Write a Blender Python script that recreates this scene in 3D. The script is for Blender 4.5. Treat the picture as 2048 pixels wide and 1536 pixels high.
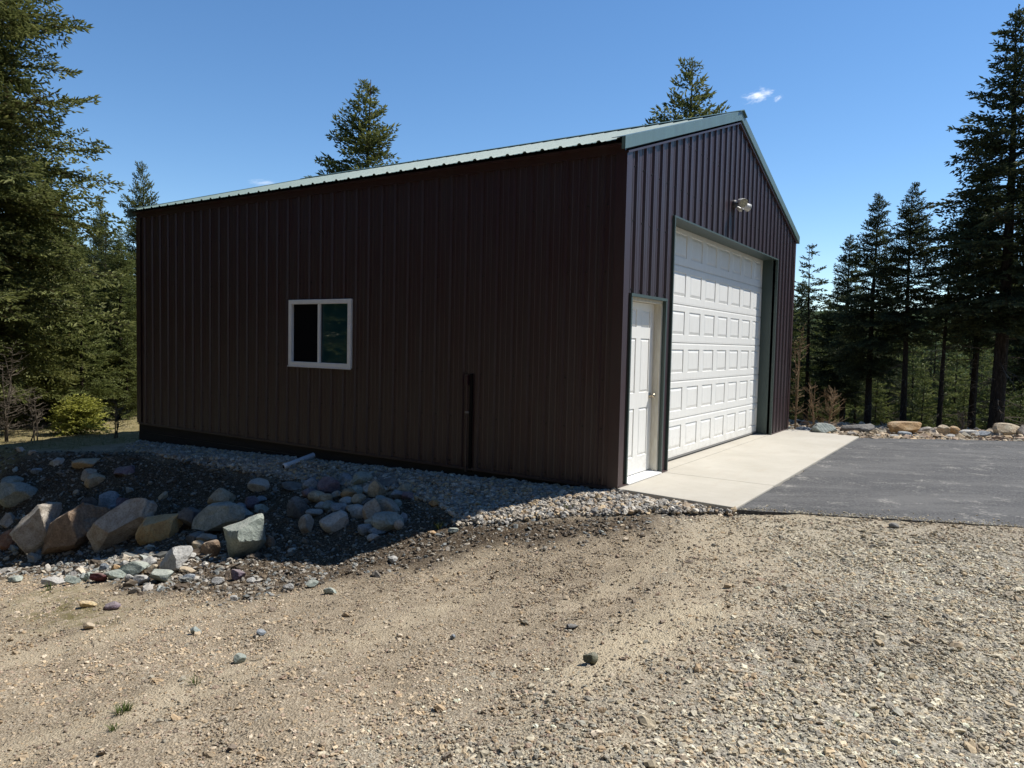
import bpy, bmesh, math, random
import numpy as np
from mathutils import Vector, Matrix, Euler

# ------------------------------------------------------------------ clear
for o in list(bpy.data.objects):
    bpy.data.objects.remove(o, do_unlink=True)
SC = bpy.context.scene
COL = SC.collection
rnd = random.Random(7)
RNG = np.random.default_rng(11)

# ------------------------------------------------------------------ camera
CAM = np.array([-7.15064763, -3.3562728, 1.5062231])
CR = np.array([0.55151127, -0.83387924, 0.02192554])
CU = np.array([0.03322407, 0.04822205, 0.99828393])
CF = np.array([0.83350554, 0.54983638, -0.05429987])
FPX = 1479.98
cd = bpy.data.cameras.new('camera')
cd.sensor_width = 36.0
cd.lens = 36.0 * FPX / 2048.0
cd.clip_start = 0.05
cd.clip_end = 30000
cam = bpy.data.objects.new('camera', cd)
COL.objects.link(cam)
cam.matrix_world = Matrix(((CR[0], CU[0], -CF[0], CAM[0]), (CR[1], CU[1], -CF[1], CAM[1]),
                           (CR[2], CU[2], -CF[2], CAM[2]), (0, 0, 0, 1)))
SC.camera = cam

# ------------------------------------------------------------------ light
SUN = Vector((0.4164, -0.3676, 0.8316)).normalized()      # towards the sun
sl = bpy.data.lights.new('sun', 'SUN')
sl.energy = 4.9
sl.angle = math.radians(0.53)
sl.color = (1.0, 0.955, 0.88)
sun = bpy.data.objects.new('sun', sl)
COL.objects.link(sun)
sun.rotation_euler = SUN.to_track_quat('Z', 'Y').to_euler()
sun.location = (0, 0, 30)

SKY_STRENGTH = 0.118
W = bpy.data.worlds.new('World')
SC.world = W
W.use_nodes = True
wn, wl = W.node_tree.nodes, W.node_tree.links
wn.clear()
wout = wn.new('ShaderNodeOutputWorld')
wbg = wn.new('ShaderNodeBackground')
sky = wn.new('ShaderNodeTexSky')
sky.sky_type = 'NISHITA'
sky.sun_disc = False
sky.sun_elevation = math.asin(SUN.z)
sky.sun_rotation = math.atan2(SUN.x, SUN.y)
sky.altitude = 900
sky.air_density = 1.0
sky.dust_density = 0.0
sky.ozone_density = 2.4
wbg.inputs['Strength'].default_value = SKY_STRENGTH
wl.new(wbg.outputs[0], wout.inputs[0])

SC.view_settings.view_transform = 'Standard'
SC.view_settings.look = 'None'
SC.view_settings.gamma = 1.0
SC.view_settings.use_curve_mapping = False
SC.view_settings.exposure = 0.42
SC.render.engine = 'CYCLES'
SC.render.resolution_x, SC.render.resolution_y = 1024, 768


def ray(px, py):
    return CF + CR * ((px - 1024) / FPX) - CU * ((py - 768) / FPX)


def cloud_mask(px, py, w, h, ang, seed, amount):
    """a small cloud in the sky dome: soft noise inside an ellipse of directions"""
    d = ray(px, py); d = d / np.linalg.norm(d)
    a = math.radians(ang)
    ax = CR * math.cos(a) + CU * math.sin(a)
    ay = -CR * math.sin(a) + CU * math.cos(a)
    tc = wn.new('ShaderNodeTexCoord')
    def dot(v, s):
        n = wn.new('ShaderNodeVectorMath'); n.operation = 'DOT_PRODUCT'
        wl.new(tc.outputs['Generated'], n.inputs[0]); n.inputs[1].default_value = tuple(v)
        m = wn.new('ShaderNodeMath'); m.operation = 'MULTIPLY_ADD'
        wl.new(n.outputs['Value'], m.inputs[0]); m.inputs[1].default_value = 1.0 / s
        m.inputs[2].default_value = -float(np.dot(v, d)) / s
        return m.outputs[0]
    cx = dot(ax, w / FPX); cy = dot(ay, h / FPX)
    comb = wn.new('ShaderNodeCombineXYZ')
    wl.new(cx, comb.inputs[0]); wl.new(cy, comb.inputs[1])
    front = dot(d, 1.0)
    nz = wn.new('ShaderNodeTexNoise')
    nz.inputs['Scale'].default_value = 1.7; nz.inputs['Detail'].default_value = 6
    nz.inputs['Roughness'].default_value = 0.62
    off = wn.new('ShaderNodeVectorMath'); off.operation = 'ADD'
    wl.new(comb.outputs[0], off.inputs[0]); off.inputs[1].default_value = (seed, seed * 2.3, 0)
    wl.new(off.outputs[0], nz.inputs['Vector'])
    ln = wn.new('ShaderNodeVectorMath'); ln.operation = 'LENGTH'
    wl.new(comb.outputs[0], ln.inputs[0])
    s = wn.new('ShaderNodeMath'); s.operation = 'MULTIPLY_ADD'
    wl.new(nz.outputs['Fac'], s.inputs[0]); s.inputs[1].default_value = 2.3; s.inputs[2].default_value = -0.6
    m = wn.new('ShaderNodeMath'); m.operation = 'SUBTRACT'
    wl.new(s.outputs[0], m.inputs[0]); wl.new(ln.outputs['Value'], m.inputs[1])
    mp = wn.new('ShaderNodeMapRange'); mp.interpolation_type = 'SMOOTHSTEP'
    wl.new(m.outputs[0], mp.inputs['Value'])
    mp.inputs['From Min'].default_value = -0.55; mp.inputs['From Max'].default_value = 0.95
    mp.inputs['To Max'].default_value = amount
    gt = wn.new('ShaderNodeMath'); gt.operation = 'GREATER_THAN'
    wl.new(front, gt.inputs[0]); gt.inputs[1].default_value = -0.3
    mu = wn.new('ShaderNodeMath'); mu.operation = 'MULTIPLY'
    wl.new(mp.outputs[0], mu.inputs[0]); wl.new(gt.outputs[0], mu.inputs[1])
    return mu.outputs[0]


hsv = wn.new('ShaderNodeHueSaturation'); hsv.inputs['Saturation'].default_value = 1.18
wl.new(sky.outputs[0], hsv.inputs['Color'])
skycol = hsv.outputs[0]
CLOUD = (8.6, 8.8, 9.2, 1)
for args in ((1516, 192, 24, 11, 6, 3.1, 0.85), (1556, 197, 9, 5, 25, 7.7, 0.4), (528, 366, 26, 7, 2, 5.2, 0.3)):
    mk = cloud_mask(*args)
    mx = wn.new('ShaderNodeMix'); mx.data_type = 'RGBA'
    wl.new(mk, mx.inputs['Factor']); wl.new(skycol, mx.inputs[6]); mx.inputs[7].default_value = CLOUD
    skycol = mx.outputs[2]
wl.new(skycol, wbg.inputs['Color'])


# ------------------------------------------------------------------ numeric helpers
def _hash(ix, iy, iz, seed):
    with np.errstate(over='ignore'):
        n = (ix.astype(np.int64) * 374761393 + iy.astype(np.int64) * 668265263 + iz.astype(np.int64) * 2147483647
             + seed * 974634777) & 0xffffffff
        n = ((n ^ (n >> 13)) * 1274126177) & 0xffffffff
        n = (n ^ (n >> 16)) & 0xffff
    return n / 65535.0


def vnoise(x, y, z=None, seed=0):
    x = np.asarray(x, float); y = np.asarray(y, float)
    z = np.zeros_like(x) if z is None else np.asarray(z, float)
    ix, iy, iz = np.floor(x), np.floor(y), np.floor(z)
    fx, fy, fz = x - ix, y - iy, z - iz
    fx = fx * fx * (3 - 2 * fx); fy = fy * fy * (3 - 2 * fy); fz = fz * fz * (3 - 2 * fz)
    r = 0
    for a in (0, 1):
        for b in (0, 1):
            for c in (0, 1):
                w = (fx if a else 1 - fx) * (fy if b else 1 - fy) * (fz if c else 1 - fz)
                r = r + w * _hash(ix + a, iy + b, iz + c, seed)
    return r * 2 - 1


def fbm(x, y, z=None, seed=0, oct=4):
    r = 0; a = 1.0; f = 1.0; s = 0
    for i in range(oct):
        r = r + a * vnoise(x * f, y * f, None if z is None else z * f, seed + i * 17)
        s += a; a *= 0.5; f *= 2.07
    return r / s


def sstep(a, b, x):
    t = np.clip((x - a) / (b - a), 0, 1)
    return t * t * (3 - 2 * t)


# building dimensions (metres), the near corner of the slab at the origin
BW, BL, BH, BR = 7.5, 9.125, 3.533, 4.781
SLOPE = (BR - BH) / (BW / 2)


# ------------------------------------------------------------------ terrain
def hbase(x, y):
    x = np.asarray(x, float); y = np.asarray(y, float)
    yy = np.clip(y + 3.36, 0, 15.0)
    zl = -0.05 - 0.115 * yy * sstep(0, 2.2, yy) - 0.09 * np.clip(y - 4, 0, 6) - 0.02 * np.clip(y - 11.6, 0, 30)
    zp = -0.085 - 0.032 * np.clip(y, 0, 30)
    t = np.clip((-0.35 - 0.22 * np.clip(y - 5, 0, 8) - x) / 1.95, 0, 1)
    t = 0.6 * t + 0.4 * t * t * (3 - 2 * t)
    fr = sstep(-3.4, -1.2, y)                     # no bank in front of the gable
    zg = -0.05 - 0.02 * np.clip(-x - 0.5, 0, 3)
    z = (zp + (zl - zp) * t) * fr + zg * (1 - fr)
    z = np.where(x > 0.05, np.where(y < 0.3, -0.06, z), z)
    # gravel feathered up against the asphalt edge
    ex_ = -0.15 - 0.40 * (y + 1.33)
    z = z + 0.030 * np.exp(-((x - ex_) / 0.35) ** 2) * sstep(-8, -6, y) * (1 - sstep(-1.6, -1.1, y))
    ex = np.clip(x - (11.0 + 0.06 * np.clip(y, -8, 8)), 0, None)
    ey = np.clip(y - 14.5, 0, None)
    ew = np.clip(-x - 40, 0, None)
    d = 0.30 * ex + 0.05 * ey + 0.02 * ew
    return z - 55 * (1 - np.exp(-d / 55))


def hdetail(x, y):
    near = np.exp(-((x + 4) ** 2 + (y - 2) ** 2) / 500)
    out = sstep(-0.05, -0.5, x) + sstep(-1.5, -2.0, y) * 1.0
    flat = np.where((x > -0.3) & (y > -6) & (y < 9.3) & (x < 8.2), 0.15, 1.0)
    d = 0.055 * fbm(x * 0.8, y * 0.8, seed=3, oct=3) + 0.022 * fbm(x * 3.1, y * 3.1, seed=5, oct=3)
    return d * flat * (0.35 + 0.65 * near)


def hgt(x, y):
    return hbase(x, y) + hdetail(np.asarray(x, float), np.asarray(y, float))


_T = np.concatenate([np.arange(2.0, 30, 0.02), np.arange(30, 200, 0.2)])


def at(px, py):
    """point of the ground under a pixel of the photograph"""
    d = ray(px, py)
    P = CAM[None, :] + _T[:, None] * d[None, :]
    below = P[:, 2] < hgt(P[:, 0], P[:, 1])
    i = int(np.argmax(below))
    p = P[i]
    return np.array([p[0], p[1], float(hgt(p[0], p[1]))]), float(_T[i])


def at_depth(px, depth):
    p = CAM + ray(px, 715) * depth
    return p[0], p[1], float(hgt(p[0], p[1]))


def sdf(poly, x, y):
    """signed distance to a polygon, negative inside"""
    x = np.asarray(x, float); y = np.asarray(y, float)
    d2 = np.full(x.shape, 1e18); ins = np.zeros(x.shape, bool)
    n = len(poly)
    for i in range(n):
        ax, ay = poly[i]; bx, by = poly[(i + 1) % n]
        ex, ey = bx - ax, by - ay
        t = np.clip(((x - ax) * ex + (y - ay) * ey) / (ex * ex + ey * ey + 1e-12), 0, 1)
        d2 = np.minimum(d2, (x - ax - t * ex) ** 2 + (y - ay - t * ey) ** 2)
        c = ((ay > y) != (by > y)) & (x < (bx - ax) * (y - ay) / (by - ay + 1e-12) + ax)
        ins ^= c
    return np.where(ins, -1, 1) * np.sqrt(d2)


def gpoly(pts):
    return [tuple(at(*q)[0][:2]) if abs(q[0]) > 30 or q[1] > 100 else q for q in pts]


P_DRAIN = [(0.3, BL + 0.25)] + gpoly([(245, 903), (330, 917), (480, 943), (600, 966), (700, 978), (820, 988), (880, 1012),
          (925, 1046), (1010, 1046), (1100, 1036), (1250, 1030), (1400, 1029), (1466, 1023)]) + [(-0.2, -1.3), (0.3, 0.0)]
P_SOIL = gpoly([(0, 905), (240, 905), (480, 945), (700, 980), (880, 1015), (920, 1046), (1100, 1038), (1300, 1035), (1290, 1062),
          (1100, 1085), (950, 1110), (800, 1140), (640, 1175), (470, 1200), (250, 1180), (60, 1150)]) + [(-5.5, 7.5), (-5, 13)]
P_SAND = gpoly([(1120, 1400), (1180, 1295), (1300, 1235), (1400, 1200), (1445, 1225), (1390, 1270), (1300, 1315), (1210, 1370)])
P_SAND2 = gpoly([(1000, 1460), (1060, 1400), (1120, 1395), (1100, 1440), (1050, 1475)])
P_MOSS = gpoly([(40, 1185), (180, 1180), (270, 1215), (230, 1250), (120, 1262), (30, 1235)])
P_COARSE = gpoly([(985, 1535), (1130, 1445), (1400, 1330), (1590, 1190), (1500, 1100), (1480, 1032), (2047, 1062)]) + [(-3.0, -5.5), (-6, -4.5)]
P_GRASS = [(-6, 11), (-2.2, 10.2), (-0.4, 9.3), (3, 9.6), (6, 13), (4, 16), (-8, 17)]


_a, _b = at(1130, 1390)[0], at(1430, 1215)[0]
TRK = (_b - _a)[:2] / np.linalg.norm((_b - _a)[:2])


def zones(x, y):
    n = 0.12 * fbm(x * 2.3, y * 2.3, seed=21, oct=4)
    z = {}
    z['drain'] = sstep(0.05, -0.05, sdf(P_DRAIN, x, y) + n * 0.6)
    z['soil'] = sstep(0.25, -0.25, sdf(P_SOIL, x, y) + n * 2) * (1 - z['drain'])
    z['sand'] = np.maximum(sstep(0.30, -0.16, sdf(P_SAND, x, y) + n * 1.6), 0.6 * sstep(0.12, -0.08, sdf(P_SAND2, x, y) + n))
    tr = fbm((x * TRK[0] + y * TRK[1]) * 0.20, (-x * TRK[1] + y * TRK[0]) * 1.7, seed=91, oct=3)
    z['sand'] = np.maximum(z['sand'], 0.46 * sstep(0.08, 0.42, tr) * (1 - z['drain']) * (1 - z['soil']))
    z['moss'] = sstep(0.25, -0.35, sdf(P_MOSS, x, y) + n * 2)
    z['coarse'] = sstep(1.1, -0.9, sdf(P_COARSE, x, y) + n * 5)
    z['grass'] = sstep(0.4, -0.4, sdf(P_GRASS, x, y) + n * 3)
    return z


# ------------------------------------------------------------------ materials
def mat(name, base=(0.5, 0.5, 0.5), rough=0.7, metallic=0.0, spec=0.5):
    m = bpy.data.materials.new(name)
    m.use_nodes = True
    b = m.node_tree.nodes['Principled BSDF']
    b.inputs['Base Color'].default_value = (*base, 1)
    b.inputs['Roughness'].default_value = rough
    b.inputs['Metallic'].default_value = metallic
    b.inputs['Specular IOR Level'].default_value = spec
    return m


class NT:
    def __init__(s, m):
        s.m = m; s.n = m.node_tree.nodes; s.l = m.node_tree.links; s.b = s.n['Principled BSDF']
    def node(s, t, **k):
        nd = s.n.new(t)
        for a, v in k.items():
            setattr(nd, a, v)
        return nd
    def coords(s, kind='Object', scale=(1, 1, 1)):
        if kind == 'World':
            o = s.node('ShaderNodeNewGeometry').outputs['Position']
        else:
            o = s.node('ShaderNodeTexCoord').outputs[kind]
        mp = s.node('ShaderNodeMapping'); mp.inputs['Scale'].default_value = scale
        s.l.new(o, mp.inputs[0]); return mp.outputs[0]
    def noise(s, v, scale, detail=4, rough=0.55):
        nd = s.node('ShaderNodeTexNoise')
        nd.inputs['Scale'].default_value = scale; nd.inputs['Detail'].default_value = detail
        nd.inputs['Roughness'].default_value = rough
        s.l.new(v, nd.inputs['Vector']); return nd.outputs['Fac']
    def voronoi(s, v, scale, out='Color', feature='F1'):
        nd = s.node('ShaderNodeTexVoronoi'); nd.feature = feature; nd.inputs['Scale'].default_value = scale
        s.l.new(v, nd.inputs['Vector']); return nd.outputs[out]
    def ramp(s, f, stops):
        nd = s.node('ShaderNodeValToRGB')
        e = nd.color_ramp.elements
        while len(e) < len(stops):
            e.new(0.5)
        for k, (p, c) in enumerate(stops):
            e[k].position = p
            e[k].color = (*c, 1) if len(c) == 3 else c
        s.l.new(f, nd.inputs[0]); return nd.outputs[0]
    def mix(s, f, a, b, mode='MIX'):
        nd = s.node('ShaderNodeMix'); nd.data_type = 'RGBA'; nd.blend_type = mode
        for v, i in ((f, nd.inputs[0]), (a, nd.inputs[6]), (b, nd.inputs[7])):
            if isinstance(v, (int, float)):
                i.default_value = v
            elif isinstance(v, tuple):
                i.default_value = (*v, 1) if len(v) == 3 else v
            else:
                s.l.new(v, i)
        return nd.outputs[2]
    def math(s, op, a, b=0.0):
        nd = s.node('ShaderNodeMath'); nd.operation = op
        for v, i in ((a, nd.inputs[0]), (b, nd.inputs[1])):
            if isinstance(v, (int, float)):
                i.default_value = v
            else:
                s.l.new(v, i)
        return nd.outputs[0]
    def attr(s, name, out='Fac', kind='GEOMETRY'):
        nd = s.node('ShaderNodeAttribute'); nd.attribute_name = name; nd.attribute_type = kind
        return nd.outputs[out]
    def bump(s, h, strength=0.4, dist=0.02):
        nd = s.node('ShaderNodeBump'); nd.inputs['Strength'].default_value = strength; nd.inputs['Distance'].default_value = dist
        s.l.new(h, nd.inputs['Height']); s.l.new(nd.outputs[0], s.b.inputs['Normal'])
    def color(s, c):
        s.l.new(c, s.b.inputs['Base Color'])
    def rough(s, r):
        s.l.new(r, s.b.inputs['Roughness'])


def steel(name, c, rough, dirt=0.25, spec=0.5, coat=0.2, foot_bounce=0.0):
    m = mat(name, c, rough, spec=spec); t = NT(m)
    v = t.coords('World', (1, 1, 0.12))
    n = t.noise(v, 9, 5, 0.6)
    c2 = tuple(k * (1 - dirt) + 0.05 * dirt for k in c)
    c3 = tuple(k * (1 + 0.25 * dirt) for k in c)
    cc = t.ramp(n, [(0.3, c2), (0.65, c3)])
    if foot_bounce:
        # paler towards the wall foot: light reflected off the ground, put into the colour
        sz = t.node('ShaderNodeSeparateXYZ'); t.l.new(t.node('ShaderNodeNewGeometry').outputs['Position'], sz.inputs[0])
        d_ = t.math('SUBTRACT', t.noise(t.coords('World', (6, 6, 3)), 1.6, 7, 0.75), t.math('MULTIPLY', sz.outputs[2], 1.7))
        cc = t.mix(t.math('MULTIPLY', t.ramp(d_, [(0.05, (0, 0, 0)), (0.55, (1, 1, 1))]), foot_bounce), cc, (0.15, 0.115, 0.085))
    t.color(cc)
    n2 = t.noise(t.coords('World', (1, 1, 0.3)), 24, 4, 0.7)
    nd = t.node('ShaderNodeMapRange'); t.l.new(n2, nd.inputs[0])
    nd.inputs['To Min'].default_value = rough - 0.08; nd.inputs['To Max'].default_value = rough + 0.12
    t.rough(nd.outputs[0])
    m.node_tree.nodes['Principled BSDF'].inputs['Coat Weight'].default_value = coat
    m.node_tree.nodes['Principled BSDF'].inputs['Coat Roughness'].default_value = rough + 0.04
    # oil-canning of thin sheet
    t.bump(t.noise(t.coords('World', (1, 1, 0.45)), 2.2, 2, 0.4), 0.12, 0.03)
    return m


M = {}
M['brown'] = steel('brown_steel', (0.027, 0.0062, 0.0095), 0.42, 0.3, spec=0.75, coat=0.0, foot_bounce=0.05)
M['brown_trim'] = steel('brown_trim_steel', (0.030, 0.0072, 0.0105), 0.42, 0.25, spec=0.75, coat=0.0, foot_bounce=0.08)
M['green'] = steel('green_steel', (0.105, 0.165, 0.150), 0.36, 0.2)
M['green_dark'] = steel('green_trim_steel', (0.044, 0.070, 0.062), 0.45, 0.2)
M['roof'] = steel('roof_steel', (0.100, 0.170, 0.158), 0.48, 0.2, spec=0.3, coat=0.0)
M['galv'] = mat('roof_underside', (0.20, 0.19, 0.18), 0.6)
M['white_door'] = mat('white_door_paint', (0.80, 0.81, 0.81), 0.38)
t = NT(M['white_door'])
n = t.noise(t.coords('World', (3, 3, 0.6)), 6, 5, 0.65)
dc = t.ramp(n, [(0.25, (0.76, 0.75, 0.71)), (0.7, (0.83, 0.82, 0.78))])
sz = t.node('ShaderNodeSeparateXYZ'); t.l.new(t.node('ShaderNodeNewGeometry').outputs['Position'], sz.inputs[0])
gr_ = t.math('SUBTRACT', t.noise(t.coords('World', (5, 5, 9)), 2.2, 6, 0.72), t.math('MULTIPLY', sz.outputs[2], 0.75))
t.color(t.mix(t.ramp(gr_, [(0.28, (0, 0, 0)), (0.62, (0.42, 0.42, 0.42))]), dc, (0.42, 0.38, 0.31)))
t.bump(t.noise(t.coords('World', (30, 30, 6)), 20, 3), 0.05, 0.002)
M['white_vinyl'] = mat('white_vinyl', (0.80, 0.80, 0.80), 0.35)
t = NT(M['white_vinyl'])
t.color(t.ramp(t.noise(t.coords('World'), 5, 5), [(0.3, (0.76, 0.76, 0.75)), (0.7, (0.83, 0.83, 0.83))]))
M['cream_wood'] = mat('cream_painted_wood', (0.62, 0.58, 0.47), 0.6)
t = NT(M['cream_wood'])
t.color(t.ramp(t.noise(t.coords('World', (6, 6, 1)), 7, 5), [(0.3, (0.55, 0.50, 0.40)), (0.7, (0.66, 0.63, 0.54))]))
M['rubber'] = mat('rubber', (0.03, 0.03, 0.03), 0.7)
M['seal'] = mat('grey_seal', (0.20, 0.195, 0.185), 0.6)
M['wood'] = mat('dark_wood', (0.022, 0.016, 0.012), 0.85)
t = NT(M['wood'])
t.color(t.ramp(t.noise(t.coords('World', (20, 1.2, 14)), 3, 6, 0.7), [(0.25, (0.012, 0.009, 0.008)), (0.75, (0.034, 0.023, 0.018))]))
M['screw'] = mat('dark_screw', (0.010, 0.008, 0.008), 0.5)
M['inside'] = mat('inside_lining', (0.10, 0.09, 0.08), 0.9)
M['brass'] = mat('satin_nickel', (0.55, 0.47, 0.36), 0.28, 1.0)
M['alum'] = mat('white_aluminium', (0.78, 0.78, 0.77), 0.4)
M['glass'] = mat('teal_glass', (0.010, 0.042, 0.048), 0.03, spec=0.8)
M['screen'] = mat('insect_screen', (0.004, 0.004, 0.005), 0.9, spec=0.1)
M['lamp_body'] = mat('lamp_body', (0.55, 0.55, 0.53), 0.4)
M['lamp_dark'] = mat('lamp_dark_body', (0.03, 0.03, 0.035), 0.5)
M['lens'] = mat('lamp_lens', (0.42, 0.40, 0.28), 0.15)
t = NT(M['lens'])
t.color(t.ramp(t.voronoi(t.coords('Object'), 38, 'Distance'), [(0.1, (0.62, 0.58, 0.38)), (0.6, (0.34, 0.33, 0.25))]))
M['pvc'] = mat('white_pvc', (0.72, 0.74, 0.78), 0.35)
M['black'] = mat('shade_black', (0.006, 0.004, 0.004), 0.75, spec=0.2)  # near-black standing in for shade in the conduit gap and pipe end

m = M['concrete'] = mat('concrete', (0.46, 0.43, 0.37), 0.9, spec=0.2); t = NT(m)
v = t.coords('World', (1, 1, 1))
big = t.noise(v, 1.4, 5, 0.6)
br = t.noise(t.coords('World', (60, 1.6, 1)), 2.4, 3, 0.6)
c = t.ramp(big, [(0.3, (0.375, 0.345, 0.285)), (0.7, (0.47, 0.44, 0.375))])
c = t.mix(0.35, c, t.ramp(br, [(0.3, (0.31, 0.285, 0.24)), (0.7, (0.51, 0.48, 0.42))]))
st = t.noise(t.coords('World', (1.2, 7, 1)), 1.6, 4, 0.6)
c = t.mix(t.ramp(st, [(0.56, (0, 0, 0)), (0.72, (0.55, 0.55, 0.55))]), c, (0.40, 0.35, 0.285))
spk = t.voronoi(v, 13, 'Distance')
c = t.mix(t.ramp(spk, [(0.035, (0.8, 0.8, 0.8)), (0.06, (0, 0, 0))]), c, (0.15, 0.13, 0.11))
t.color(c)
t.bump(t.math('ADD', br, t.math('MULTIPLY', t.noise(v, 180, 3), 0.6)), 0.25, 0.004)

m = M['asphalt'] = mat('asphalt', (0.05, 0.05, 0.05), 0.82, spec=0.35); t = NT(m)
v = t.coords('World')
pos_ = t.node('ShaderNodeNewGeometry').outputs['Position']
def lin_(vec):
    n_ = t.node('ShaderNodeVectorMath'); n_.operation = 'DOT_PRODUCT'; t.l.new(pos_, n_.inputs[0]); n_.inputs[1].default_value = vec
    return n_.outputs['Value']
vr = t.node('ShaderNodeCombineXYZ')
t.l.new(lin_((0.55 * 0.45, -0.835 * 0.45, 0)), vr.inputs[0]); t.l.new(lin_((0.835 * 1.9, 0.55 * 1.9, 0)), vr.inputs[1])
c = t.ramp(t.noise(v, 0.8, 5, 0.65), [(0.3, (0.043, 0.043, 0.044)), (0.7, (0.074, 0.073, 0.072))])
agg = t.voronoi(v, 75)
ag = t.node('ShaderNodeSeparateColor'); t.l.new(agg, ag.inputs[0])
c = t.mix(0.5, c, t.ramp(ag.outputs[0], [(0.0, (0.022, 0.022, 0.023)), (0.6, (0.075, 0.074, 0.073)), (0.9, (0.13, 0.125, 0.12)), (1.0, (0.24, 0.23, 0.21))]))
str_ = t.noise(vr.outputs[0], 1.0, 6, 0.68)
c = t.mix(t.ramp(str_, [(0.46, (0, 0, 0)), (0.62, (0.7, 0.7, 0.7))]), c, (0.120, 0.117, 0.112))
dk = t.noise(vr.outputs[0], 0.7, 4, 0.6)
c = t.mix(t.ramp(dk, [(0.32, (0.45, 0.45, 0.45)), (0.46, (0, 0, 0))]), c, (0.04, 0.04, 0.041))
sc1 = t.noise(v, 2.6, 7, 0.78)
scf = t.math('MULTIPLY', t.ramp(sc1, [(0.555, (0, 0, 0)), (0.63, (1, 1, 1))]), t.ramp(t.noise(v, 34, 4, 0.85), [(0.46, (0, 0, 0)), (0.58, (1, 1, 1))]))
c = t.mix(t.math('MULTIPLY', scf, 0.75), c, (0.36, 0.34, 0.30))
t.color(c)
t.bump(t.noise(v, 220, 3, 0.7), 0.5, 0.006)
M['asphalt_edge'] = m

# ground: zone weights come from where each kind of surface lies
m = M['ground'] = mat('ground', (0.25, 0.21, 0.15), 0.95, spec=0.15); t = NT(m)
v = t.coords('World')
fine = t.noise(v, 46, 4, 0.75)
grit = t.voronoi(v, 85)
gritd = t.voronoi(v, 85, 'Distance')
patch = t.noise(v, 0.75, 5, 0.6)
mid = t.noise(v, 5.0, 5, 0.65)
gsep = t.node('ShaderNodeSeparateColor'); t.l.new(grit, gsep.inputs[0])
drive = t.ramp(gsep.outputs[0], [(0.0, (0.17, 0.14, 0.10)), (0.35, (0.29, 0.236, 0.168)), (0.7, (0.385, 0.32, 0.23)), (1.0, (0.52, 0.455, 0.35))])
drive = t.mix(0.45, drive, t.ramp(patch, [(0.3, (0.235, 0.182, 0.122)), (0.7, (0.385, 0.312, 0.216))]))
drive = t.mix(t.ramp(mid, [(0.35, (0.5, 0.5, 0.5)), (0.55, (0, 0, 0))]), drive, (0.175, 0.14, 0.095))
soil = t.ramp(fine, [(0.25, (0.035, 0.025, 0.016)), (0.55, (0.085, 0.062, 0.040)), (0.8, (0.17, 0.13, 0.085))])
soil = t.mix(t.ramp(gsep.outputs[1], [(0.82, (0, 0, 0)), (0.9, (0.8, 0.8, 0.8))]), soil, (0.22, 0.19, 0.15))
sand = t.ramp(mid, [(0.3, (0.40, 0.33, 0.225)), (0.7, (0.52, 0.44, 0.31))])
sand = t.mix(t.ramp(fine, [(0.3, (0.5, 0.5, 0.5)), (0.5, (0, 0, 0))]), sand, (0.25, 0.20, 0.125))
coarse = t.ramp(gsep.outputs[0], [(0.0, (0.15, 0.135, 0.11)), (0.5, (0.32, 0.29, 0.23)), (1.0, (0.47, 0.43, 0.35))])
grass = t.ramp(t.noise(v, 9, 6, 0.7), [(0.3, (0.13, 0.10, 0.05)), (0.5, (0.23, 0.19, 0.09)), (0.75, (0.38, 0.32, 0.20))])
forest = t.ramp(t.noise(v, 1.3, 6, 0.7), [(0.3, (0.035, 0.035, 0.016)), (0.5, (0.07, 0.06, 0.03)), (0.75, (0.12, 0.10, 0.06))])
c = t.mix(t.attr('coarse'), drive, coarse)
c = t.mix(t.attr('sand'), c, sand)
c = t.mix(t.attr('soil'), c, soil)
c = t.mix(t.math('MULTIPLY', t.attr('moss'), t.ramp(t.noise(v, 6, 5, 0.7), [(0.42, (0, 0, 0)), (0.6, (0.8, 0.8, 0.8))])), c, (0.115, 0.10, 0.028))
c = t.mix(t.attr('drain'), c, (0.07, 0.068, 0.065))
c = t.mix(t.attr('grass'), c, grass)
c = t.mix(t.attr('forest'), c, forest)
t.color(c)
t.bump(t.math('ADD', t.math('MULTIPLY', gritd, 0.7), fine), 0.9, 0.014)

# stones: one instance colour each
m = M['pebble'] = mat('pebble', (0.3, 0.28, 0.25), 0.85, spec=0.25); t = NT(m)
pc = t.attr('col', 'Color', 'INSTANCER')
t.color(t.mix(t.ramp(t.noise(t.coords('Object'), 4, 4), [(0.35, (0.35, 0.35, 0.35)), (0.65, (0, 0, 0))]), pc, (0.10, 0.09, 0.075)))


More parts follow.
